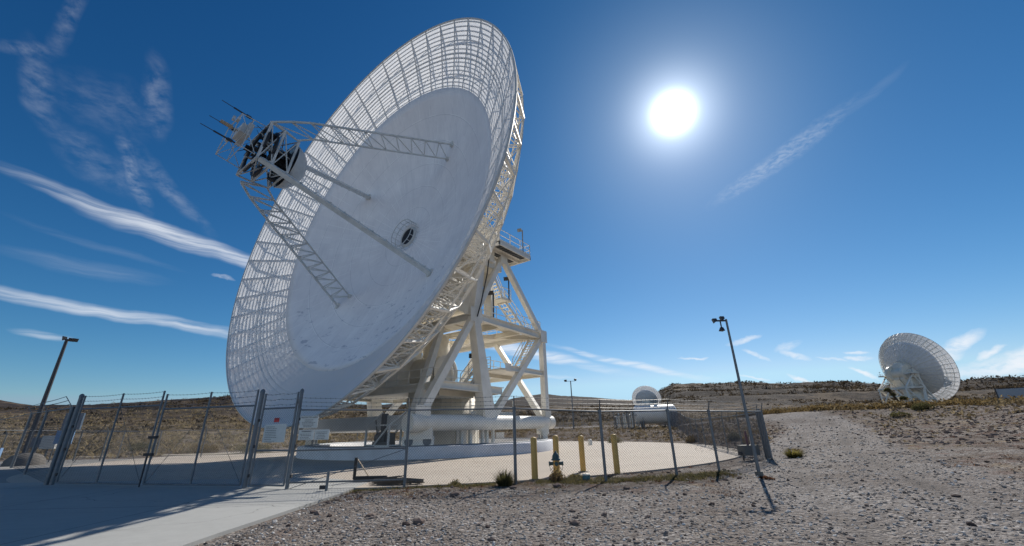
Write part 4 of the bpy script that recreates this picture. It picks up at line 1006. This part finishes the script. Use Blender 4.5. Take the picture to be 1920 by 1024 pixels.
g = thing('utility_box', (-2.0, 56, tz(-2, 56)), .2, 'pale grey utility cabinet on the ground seen under the tower base', 'cabinet')
mb = MB(); mb.box((0, 0, .6), (1.0, .6, 1.2)); mb.obj('body', GREYW, g); mb = MB(); mb.box((0, 0, 1.22), (1.1, .7, .05)); mb.obj('lid', GREYW, g)
g = thing('junction_box', (10.4, 19.9, tz(10.4, 19.9)), .3, 'grey metal box on short legs behind the fence near the right corner', 'box')
mb = MB(); mb.box((0, 0, .42), (.85, .4, .42)); mb.obj('body', mat('olive_grey', (.13, .13, .12), .6), g)
for x in (-.35, .35): mb = MB(); mb.bar((x, 0, 0), (x, 0, .22), .05); mb.obj('leg', DARK, g)
mb = MB(); mb.tube((-.55, 0, .3), (-.42, 0, .3), .07, 8); mb.obj('spout', DARK, g)
g = thing('bottle', (10.42, 19.9, tz(10.4, 19.9) + .63), 0, 'maroon canister with white container beside it, on the grey box', 'canister')
mb = MB(); mb.lathe([(.05, 0), (.05, .5), (.02, .6), (.001, .6)], 10); mb.obj('canister', PURP, g)
mb = MB(); mb.lathe([(.07, 0), (.07, .3), (.05, .36), (.001, .38)], 10, (.2, 0, 0)); mb.obj('container', WHITE, g)
# cylindrical tank
g = thing('storage_tank', (20.6, 63.5, tz(20.6, 63.5)), rad(-10), 'large white horizontal storage tank below the small faraway dish', 'tank')
mb = MB(); mb.tube((-2.6, 0, 1.75), (2.6, 0, 1.75), 1.3, 36)
for s in (-1, 1):
    pr = 1.3; xx = 2.6
    for k in range(1, 5): q = 1.3 * math.cos(k * .37); x2 = 2.6 + .5 * math.sin(k * .37); mb.tube((s * xx, 0, 1.75), (s * x2, 0, 1.75), pr, 36, q); pr = q; xx = x2
mb.obj('shell', mat('tank_paint', (.72, .72, .72), .4, noise=.3, nscale=.8, col2=(.6, .58, .54)), g)
for x in (-1.9, 1.9): mb = MB(); mb.box((x, 0, .35), (.35, 2.2, .9)); mb.obj('saddle', FOOT, g)
mb = MB(); mb.box((-1.6, 0, 3.15), (2.2, .8, .3)); mb.tube((.3, 0, 3.0), (.3, 0, 3.3), .3, 14); mb.obj('manhole', WHITE, g)
g = thing('pipe_rack', (16.6, 63.5, tz(16.6, 63.5)), rad(-10), 'grey rack of upright pipes and cylinders left of the white tank', 'pipe rack')
for i in range(13):
    mb = MB(); x = -1.9 + i * .3 + random.uniform(-.05, .05); hh = random.uniform(1.5, 2.5); mb.tube((x, random.uniform(-.4, .4), 0), (x, random.uniform(-.3, .3), hh), .09, 8); mb.obj('cylinder', GREYW if i % 3 else GALV, g)
mb = MB(); 
for z in (.6, 1.7): mb.bar((-2.1, -.5, z), (2.0, -.5, z), .08)
for x in (-2.1, 0, 2.0): mb.bar((x, -.5, 0), (x, -.5, 2.2), .09)
mb.box((1.2, .3, 2.5), (1.2, .6, .1)); mb.obj('frame', GALV, g)
# panels at far left beyond the fence
g = thing('equipment_board', (-32.2, 31.2, 0), rad(25), 'dark cabinet over a blue panel on a post behind the left gate post', 'control panel')
mb = MB(); mb.tube((0, 0, 0), (0, 0, 3.3), .06, 8); mb.obj('post', GALV, g)
mb = MB(); mb.box((.1, -.12, 2.75), (1.0, .25, 1.15)); mb.obj('cabinet', GLASSM, g); mb = MB(); mb.box((-.1, -.1, 1.7), (.95, .12, .9)); mb.obj('panel', BLUEP, g)
for (x, y, wd, h, z, lb, mm) in ((-35.6, 32.5, .6, .7, 1.0, 'small dark box on a post left of the blue panel', GLASSM), (-34.2, 32.0, .8, .9, .9, 'grey cabinet on a post between the dark box and the blue panel', GREYW), (-33.0, 27.6, .9, 1.1, 0.0, 'blue grey ground cabinet at the left edge by the fence foot', BLUEP)):
    g = thing('cabinet', (x, y, 0), rad(30), lb, 'cabinet', 'boxes in the left yard')
    mb = MB(); mb.box((0, 0, z + h / 2 + .02), (wd, .35, h)); mb.obj('body', mm, g); mb = MB(); mb.box((0, -.18, z + h / 2 + .02), (wd * .85, .02, h * .85)); mb.obj('door', mm, g)
    if z: mb = MB(); mb.tube((0, .1, 0), (0, .1, z + .1), .05, 8); mb.obj('post', GALV, g)
g = thing('boulder', (-32.6, 29.4, 0), 0, 'rounded grey concrete lump at the foot of the tall left light pole', 'boulder')
mb = MB(); mb.lathe([(1.05, -.1), (.95, .35), (.7, .62), (.3, .75), (.01, .78)], 12); o = mb.obj('lump', FOOT, g)
# dark panels on the right ridge
g = thing('panel_fence', (71.6, 60.4, tz(71.6, 60.4)), rad(-42), 'long blue grey panel screen with dark frame on the ridge at the right edge', 'screen')
for i in range(3):
    mb = MB(); mb.box((i * 4.6, 0, 1.3), (4.4, .1, 2.3)); mb.obj('panel', mat('screen_grey', (.3, .33, .37), .5), g)
    mb = MB(); mb.bar((i * 4.6 - 2.25, 0, -.2), (i * 4.6 - 2.25, 0, 2.6), .14); mb.bar((i * 4.6 - 2.25, 0, 2.5), (i * 4.6 + 2.35, 0, 2.5), .1); mb.obj('frame', DARK, g)
# parked white thing beside the far antenna and a trough
g = thing('parked_truck', (176, 186, tz(176, 186)), rad(20), 'tiny white parked truck in front of the far right antenna tower', 'truck')
mb = MB(); mb.box((0, 0, 1.0), (5.2, 2.0, 1.0)); mb.box((.8, 0, 1.8), (1.8, 1.8, .8)); mb.obj('body', WHITE, g)
for x in (-1.6, 1.6): mb = MB(); mb.tube((x, -1.05, .45), (x, 1.05, .45), .42, 12); mb.obj('wheel', DARK, g)

# ------------------------------------------------------------------ vegetation
def leafmat(name, cols, rough=.8):
    m, t, b = newmat(name); geo = tn(t, 'ShaderNodeNewGeometry')
    c = ramp(t, geo.outputs['Random Per Island'], [(i / (len(cols) - 1), c) for i, c in enumerate(cols)])
    t.links.new(c, b.inputs['Base Color']); b.inputs['Roughness'].default_value = rough; b.inputs['Specular IOR Level'].default_value = .2
    tr = tn(t, 'ShaderNodeBsdfTranslucent'); t.links.new(c, tr.inputs[0]); mx = tn(t, 'ShaderNodeMixShader'); mx.inputs[0].default_value = .55
    t.links.new(b.outputs[0], mx.inputs[1]); t.links.new(tr.outputs[0], mx.inputs[2]); t.links.new(mx.outputs[0], t.nodes['Material Output'].inputs['Surface']); return m
OLIVE = leafmat('olive_leaves', [(.045, .05, .02), (.09, .085, .035), (.15, .13, .06)])
DRY = leafmat('dry_brush', [(.07, .045, .02), (.15, .105, .045), (.24, .18, .085)])
STRAWM = leafmat('straw_grass', [(.16, .12, .06), (.30, .235, .13), (.42, .34, .21)])
GREENG = leafmat('green_grass', [(.05, .055, .022), (.11, .10, .04), (.24, .19, .09)])
REDM = leafmat('red_weeds', [(.06, .03, .022), (.12, .055, .035), (.18, .10, .055)])
YUC = leafmat('yellow_green', [(.08, .075, .02), (.18, .155, .04), (.3, .25, .08)])
SCRUB = leafmat('hill_scrub', [(.06, .045, .028), (.11, .085, .05), (.19, .15, .09), (.28, .22, .13)])

def blades(x, y, z, n, rad_, h, wdt, R, droop=.5):
    """n bent blades as numpy tris: returns verts (n*4,3), faces"""
    a = R.rand(n) * 2 * np.pi; rr = rad_ * np.sqrt(R.rand(n)) * .55
    bx = x + rr * np.cos(a); by = y + rr * np.sin(a); lean = (.25 + .9 * R.rand(n)) * rad_
    hh = h * (.35 + .65 * R.rand(n)) * (1.1 - .5 * rr / max(rad_ * .55, 1e-6)); aa = a + (R.rand(n) - .5) * 1.4; px = -np.sin(aa) * wdt; py = np.cos(aa) * wdt
    v = np.zeros((n, 5, 3))
    v[:, 0] = np.c_[bx - px, by - py, np.full(n, z)]; v[:, 1] = np.c_[bx + px, by + py, np.full(n, z)]
    mx = bx + np.cos(aa) * lean * .4; my = by + np.sin(aa) * lean * .4; mz = z + hh * .65
    v[:, 2] = np.c_[mx + px * .8, my + py * .8, mz]; v[:, 3] = np.c_[mx - px * .8, my - py * .8, mz]
    v[:, 4] = np.c_[bx + np.cos(aa) * lean, by + np.sin(aa) * lean, z + hh]
    return v.reshape(-1, 3)
BF = [(0, 1, 2, 3), (3, 2, 4)]
class NB:
    def __init__(s): s.V = []; s.n = 0; s.F = []
    def blades(s, *a, **k):
        v = blades(*a, **k); m = len(v) // 5; s.V.append(v)
        for i in range(m):
            o = s.n + i * 5; s.F.append((o, o + 1, o + 2, o + 3)); s.F.append((o + 3, o + 2, o + 4))
        s.n += len(v)
    def leaves(s, x, y, z, n, rx, rz_, size, R):
        th = R.rand(n) * 2 * np.pi; ph = np.arccos(R.rand(n)); k = .55 + .45 * R.rand(n) ** .5
        lump = 1 + .25 * np.sin(3 * th + x) * np.cos(2 * ph + y)
        c = np.c_[x + rx * k * lump * np.sin(ph) * np.cos(th), y + rx * k * lump * np.sin(ph) * np.sin(th), z + rz_ * k * lump * np.cos(ph)]
        u = R.randn(n, 3); u /= np.linalg.norm(u, axis=1)[:, None]; w_ = np.cross(u, R.randn(n, 3)); w_ /= np.linalg.norm(w_, axis=1)[:, None]
        sz = size * (.5 + R.rand(n))[:, None]
        v = np.stack([c - u * sz, c + w_ * sz * .45, c + u * sz, c - w_ * sz * .45], 1).reshape(-1, 3); s.V.append(v)
        for i in range(n): o = s.n + i * 4; s.F.append((o, o + 1, o + 2, o + 3))
        s.n += len(v)
    def obj(s, name, m, par=None):
        me = bpy.data.meshes.new(name); me.from_pydata(np.vstack(s.V).tolist(), [], s.F); me.materials.append(m); me.update()
        o = bpy.data.objects.new(name, me); COL.objects.link(o)
        if par: o.parent = par
        return o
R1 = np.random.RandomState(5)
def shrub(x, y, rx, h, m, label, n=500, size=.035, blade=False, stem=True, group='desert shrubs by the fence and road'):
    g = thing('shrub', (x, y, tz(x, y)), 0, label, 'shrub', group)
    nb = NB()
    if blade: nb.blades(0, 0, -.02, n, rx, h, size * .35, R1)
    else:
        nb.leaves(0, 0, .0, n, rx, h, size, R1); nb.blades(0, 0, -.02, n // 4, rx, h * 1.05, size * .2, R1)
    nb.obj('foliage', m, g)
    if stem:
        mb = MB()
        for i in range(7):
            t = random.uniform(0, 6.28); mb.tube((0, 0, -.05), (rx * .5 * math.cos(t), rx * .5 * math.sin(t), h * .6), .012, 4)
        mb.obj('stem', mat('stem_brown', (.1, .075, .05), .9) if 'stem_brown' not in bpy.data.materials else bpy.data.materials['stem_brown'], g)
shrub(-.35, 13.15, .32, .55, OLIVE, 'olive feathery shrub at the foot of the middle fence post', 420, .03, blade=True)
shrub(-1.9, 14.0, .2, .18, GREENG, 'small green weed clump between the first and middle fence posts', 250, .035)
shrub(1.25, 14.1, .26, .32, DRY, 'dry brown shrub in front of the fire hydrant', 500, .03)
shrub(2.0, 15.2, .3, .16, GREENG, 'low green weeds by the valve box behind the fence', 500, .03)
shrub(13.3, 21.4, .42, .5, YUC, 'bright yellow green tuft on the gravel right of the fence corner', 700, .035, blade=True)
shrub(14.6, 23.4, .5, .4, DRY, 'dry straw tuft just behind the yellow green tuft', 400, .03, blade=True)
shrub(43.0, 45.5, 1.0, .75, OLIVE, 'dark green bush on the slope below the far right antenna', 1200, .07)
shrub(39.0, 44.0, .9, .4, OLIVE, 'low dark bush on the slope left of the larger dark bush', 900, .06)
shrub(7.2, 13.2, .2, .08, REDM, 'flat reddish weed at the foot of the slim light pole', 400, .03)
shrub(3.0, 28.5, .01, .01, DRY, 'x', 4, .01) if False else None
for i, (x, y, rx, h, m, lb) in enumerate(((-24, 40.5, 1.6, 1.1, OLIVE, 'round green bush behind the far fence, left of the pad, nearest the gate middle'), (-30.5, 43, 1.5, .9, DRY, 'tan bush behind the far fence at left, beside the round green bush'), (-19.5, 43, 2.0, 1.2, OLIVE, 'wide olive bush behind the far fence close to the dish rim'), (-40, 47, 1.5, .9, OLIVE, 'dark bush far left beyond the yard boxes'),
                                        (10.3, 46, .8, .7, OLIVE, 'olive bush behind the pad below the white tank'), (16.5, 41, .8, .6, DRY, 'dry bush behind the pad below the tank right end'), (18.6, 37.5, .6, .7, OLIVE, 'green bush behind the pad near the right far corner'), (14.2, 27, .5, .9, DRY, 'bare thorny bush inside the fence corner'))):
    shrub(x, y, rx, h, m, lb, 1400, .05 if rx > 1 else .035)
# joshua-like stump and thin poles on the ridge
g = thing('yucca_tree', (78, 86.5, tz(78, 86.5)), 0, 'dark leaning yucca trunk standing before the far right antenna tower', 'yucca')
mb = MB(); mb.path([(0, 0, -.2), (-.5, 0, 1.6), (-1.4, 0, 3.2), (-2.0, 0, 4.0)], .22, 7); mb.path([(-.5, 0, 1.6), (.5, 0, 2.1)], .15, 6); mb.obj('trunk', mat('yucca_bark', (.07, .05, .03), .9), g)
nb = NB(); nb.leaves(-2.0, 0, 3.8, 160, .5, .6, .25, R1); nb.leaves(.6, 0, 2.1, 160, .6, .6, .25, R1); nb.leaves(-1.2, 0, 2.9, 120, .4, .5, .2, R1); nb.obj('crown', OLIVE, g)

def scatter(n, az0, az1, r0, r1, bias=1.):
    a = np.radians(az0 + (az1 - az0) * R1.rand(n)); r = r0 * (r1 / r0) ** (R1.rand(n) ** bias); return r * np.sin(a), r * np.cos(a)
# brush along the berm top (one mass)
nb = NB(); xs, ys = scatter(520, 27.5, 54, 66, 80)
for x, y, z in zip(xs, ys, terr(xs, ys)):
    s = R1.uniform(.3, .75); s *= 1.35; nb.leaves(x, y, z - .05, 80, s * 1.2, s, .12, R1); nb.blades(x, y, z - .05, 14, s * 1.1, s * 1.25, .02, R1)
tag(nb.obj('brush', DRY), 'band of brown green brush along the top of the right hand bank', 'brush', kind='stuff')
# desert scrub all over plain and hillsides
nb = NB(); xs, ys = scatter(6500, -60, 56, 48, 420, .8); ok = (paved(xs, ys) < -1) & (road_d(xs, ys) > 4); xs, ys = xs[ok], ys[ok]
for x, y, z in zip(xs, ys, terr(xs, ys)):
    r = math.hypot(x, y); s = R1.uniform(.15, .5) * (1 + r / 300); nb.leaves(x, y, z - .03, 18, s * 1.2, s, .2 * s + .05, R1)
tag(nb.obj('desert_scrub', SCRUB), 'low desert scrub scattered over the plain and hillsides', 'scrub', kind='stuff')
nb = NB(); xs, ys = scatter(2600, -52, -12, 42, 260, .7); ok = (paved(xs, ys) < -1.5); xs, ys = xs[ok], ys[ok]
for x, y, z in zip(xs, ys, terr(xs, ys)):
    s = R1.uniform(.25, .6) * (1 + math.hypot(x, y) / 250); nb.blades(x, y, z - .03, 12, s * 1.3, s, .07 * s + .02, R1)
tag(nb.obj('dry_grass', STRAWM), 'pale dry grass clumps on the slope behind the left fence', 'grass', kind='stuff')
HB = leafmat('dark_brush', [(.02, .016, .012), (.05, .038, .025), (.09, .068, .042)])
nb = NB()
for (q0, q1, ra, rb, cnt) in ((18, 56, 330, 760, 5200), (-8, 20, 110, 300, 1300), (-60, -8, 110, 350, 2600)):
    xs, ys = scatter(cnt, q0, q1, ra, rb, .7)
    for x, y, z, f_ in zip(xs, ys, terr(xs, ys), fbm(xs / 45, ys / 45, 3)):
        if f_ < -.25: continue
        s = R1.uniform(.5, 1.3) * (.5 + math.hypot(x, y) / 420) * (1 + .5 * f_); nb.leaves(x, y, z - .1, 9, s * 1.4, s * .8, .42 * s, R1)
tag(nb.obj('hill_brush', HB), 'dark brush and rock speckling the distant hillsides', 'brush', kind='stuff')
nb = NB(); xs, ys = scatter(1500, -4, 30, 40, 80, 1.); ok = (paved(xs, ys) < -.5) & (road_d(xs, ys) > 3); xs, ys = xs[ok], ys[ok]
for x, y, z in zip(xs, ys, terr(xs, ys)):
    s = R1.uniform(.15, .45); nb.leaves(x, y, z - .03, 26, s * 1.2, s * .8, .05, R1); nb.blades(x, y, z, 6, s, s, .012, R1)
tag(nb.obj('low_brush', DRY), 'low brown brush on the ground between the pad and the tank', 'brush', kind='stuff')
# grass strip along the fence
nb = NB()
xs = R1.uniform(-4.8, 7.5, 1500); ys = 13.75 + .05 * xs + R1.randn(1500) * .35 + (xs > 5) * (xs - 5) * .35 + .2
ok = (paved(xs, ys) < .0) & (fbm(xs * .8, ys * .8, 2) > -.25)
for x, y, z in zip(xs[ok], ys[ok], terr(xs[ok], ys[ok])): nb.blades(x, y, z - .01, 16, .14, R1.uniform(.05, .15), .006, R1)
tag(nb.obj('grass', GREENG), 'short green and straw grass strip along the foot of the fence', 'grass', kind='stuff')
nb = NB(); xs = R1.uniform(-4.9, 40, 2600); ys = R1.uniform(9, 52, 2600); ok = (paved(xs, ys) < -.2) & (road_d(xs, ys) > 2.8) & (np.hypot(xs, ys) > 11.5) & (fbm(xs * .35 + 5, ys * .35, 3) > -.1)
for x, y, z in zip(xs[ok], ys[ok], terr(xs[ok], ys[ok])): nb.blades(x, y, z - .01, 20, R1.uniform(.1, .42), R1.uniform(.04, .15), .008, R1)
tag(nb.obj('red_weeds', REDM), 'low reddish dry weeds scattered beside the gravel road', 'weeds', kind='stuff')
nb = NB(); xs = R1.uniform(-4.9, 40, 1500); ys = R1.uniform(9, 52, 1500); ok = (paved(xs, ys) < -.2) & (road_d(xs, ys) > 3) & (np.hypot(xs, ys) > 11.5) & (fbm(xs * .3 - 8, ys * .3, 3) > .0)
for x, y, z in zip(xs[ok], ys[ok], terr(xs[ok], ys[ok])): nb.blades(x, y, z - .01, 22, R1.uniform(.12, .42), R1.uniform(.05, .18), .008, R1)
tag(nb.obj('straw_tufts', STRAWM), 'straw coloured tufts beside the gravel road', 'grass', kind='stuff')

# ------------------------------------------------------------------ stones
ICO = np.array([(0, 0, 1), (.894, 0, .447), (.276, .851, .447), (-.724, .526, .447), (-.724, -.526, .447), (.276, -.851, .447), (.724, .526, -.447), (-.276, .851, -.447), (-.894, 0, -.447), (-.276, -.851, -.447), (.724, -.526, -.447), (0, 0, -1)])
ICF = np.array([(0, 1, 2), (0, 2, 3), (0, 3, 4), (0, 4, 5), (0, 5, 1), (1, 6, 2), (2, 7, 3), (3, 8, 4), (4, 9, 5), (5, 10, 1), (2, 6, 7), (3, 7, 8), (4, 8, 9), (5, 9, 10), (1, 10, 6)])
def stones(xs, ys, sz, name, m, label):
    n = len(xs); zs = terr(xs, ys)
    P = ICO[None] * (1 + .35 * (R1.rand(n, 12, 1) - .5)); P = P * (np.c_[1 + .5 * R1.rand(n), .7 + .4 * R1.rand(n), .5 + .4 * R1.rand(n)][:, None])
    a = R1.rand(n) * 6.28; c, s_ = np.cos(a)[:, None], np.sin(a)[:, None]
    X = P[:, :, 0] * c - P[:, :, 1] * s_; Y = P[:, :, 0] * s_ + P[:, :, 1] * c
    tilt = (R1.rand(n, 1) - .5) * .7; Zt = P[:, :, 2] + X * tilt
    V = np.stack([X * sz[:, None] + xs[:, None], Y * sz[:, None] + ys[:, None], Zt * sz[:, None] + zs[:, None] + sz[:, None] * .12], -1).reshape(-1, 3)
    Fc = (ICF[None] + (np.arange(n) * 12)[:, None, None]).reshape(-1, 3)
    me = bpy.data.meshes.new(name); me.from_pydata(V.tolist(), [], Fc.tolist()); me.materials.append(m); me.update()
    o = bpy.data.objects.new(name, me); COL.objects.link(o); return tag(o, label, 'stones', kind='stuff')
def stonemat(name, cols):
    m, t, b = newmat(name); geo = tn(t, 'ShaderNodeNewGeometry')
    c = ramp(t, geo.outputs['Random Per Island'], [(i / (len(cols) - 1), q) for i, q in enumerate(cols)])
    c2 = tmix(t, tm(t, 'MULTIPLY', tnoise(t, geo.outputs['Position'], 40, 5), .5), c, (.12, .10, .09))
    t.links.new(c2, b.inputs['Base Color']); b.inputs['Roughness'].default_value = .95; b.inputs['Specular IOR Level'].default_value = .08; return m
STN = stonemat('gravel_stone', [(.07, .054, .045), (.21, .185, .165), (.31, .28, .255), (.4, .37, .34), (.52, .49, .455), (.82, .79, .75)])
STD = stonemat('dark_rock', [(.05, .036, .034), (.12, .085, .075), (.19, .145, .125), (.28, .23, .2)])
n = 95000; a = np.radians(R1.uniform(-56, 56, n)); r = 4.6 * (62 / 4.6) ** (R1.rand(n) ** 1.25); xs, ys = r * np.sin(a), r * np.cos(a)
rdn = road_d(xs, ys); ok = (paved(xs, ys) < -.02 + .22 * R1.rand(n) ** 4) & ((rdn < 3.2) | ((ys < 12.5) & (xs < 8)) | (R1.rand(n) < .16)) & (~((np.abs(rdn - 1.25) < .3) & (R1.rand(n) < .6))); xs, ys, r = xs[ok], ys[ok], r[ok]
sz = (.0045 + .02 * R1.rand(len(xs)) ** 4.5) * (.7 + r / 14)
on = (road_d(xs, ys) < 3.3) | ((ys < 12.5) & (xs < 8))
stones(xs[on], ys[on], sz[on], 'gravel', STN, 'loose grey gravel covering the road and foreground')
stones(xs[~on], ys[~on], sz[~on] * 1.3, 'verge_gravel', stonemat('brown_stone', [(.05, .035, .028), (.12, .085, .066), (.19, .14, .11), (.27, .21, .17), (.4, .34, .29)]), 'brown gravel on the verges beside the road')
n = 2200; a = np.radians(R1.uniform(-60, 54, n)); r = 4.5 * (60 / 4.5) ** R1.rand(n); xs, ys = r * np.sin(a), r * np.cos(a)
ok = (paved(xs, ys) < -.2) & ((road_d(xs, ys) > 2.4) | (R1.rand(n) < .35)); xs, ys, r = xs[ok], ys[ok], r[ok]
sz = (.014 + .05 * R1.rand(len(xs)) ** 4) * (.8 + r / 40)
stones(xs, ys, sz, 'scattered_rocks', STD, 'dark fist sized rocks scattered on the gravel')
n = 3500; a = np.radians(R1.uniform(22, 54, n)); r = R1.uniform(30, 66, n); xs, ys = r * np.sin(a), r * np.cos(a); ok = (road_d(xs, ys) > 3.2); xs, ys = xs[ok], ys[ok]
stones(xs, ys, .04 + .10 * R1.rand(len(xs)) ** 3, 'bank_rocks', STD, 'broken rocks on the bank right of the road')
for i, (x, y, s, lb) in enumerate(((-1.55, 11.4, .13, 'flat dark rock on the gravel before the first fence bay'), (-.1, 12.5, .1, 'black rock just in front of the middle fence post'), (1.15, 12.9, .13, 'dark rock in front of the hydrant shrub'), (2.9, 12.1, .09, 'black stone below the second fence post'),
                                  (-1.75, 8.3, .1, 'purplish rock near the lower middle edge of the photo'), (1.0, 8.2, .09, 'dark stone on the gravel right of the middle bottom'), (-2.9, 9.1, .07, 'small dark stone near the concrete edge'), (14.2, 23.0, .3, 'heaped dark rocks beside the yellow green tuft'))):
    g = thing('rock', (x, y, tz(x, y)), random.random() * 3, lb, 'rock', 'single rocks on the gravel')
    P = ICO * (1 + .3 * (R1.rand(12, 1) - .5)) * np.array([1.3, .9, .6]) * s; mb = MB(); mb.add(P + np.array([0, 0, s * .25]), [tuple(f) for f in ICF]); mb.obj('stone', STD, g)
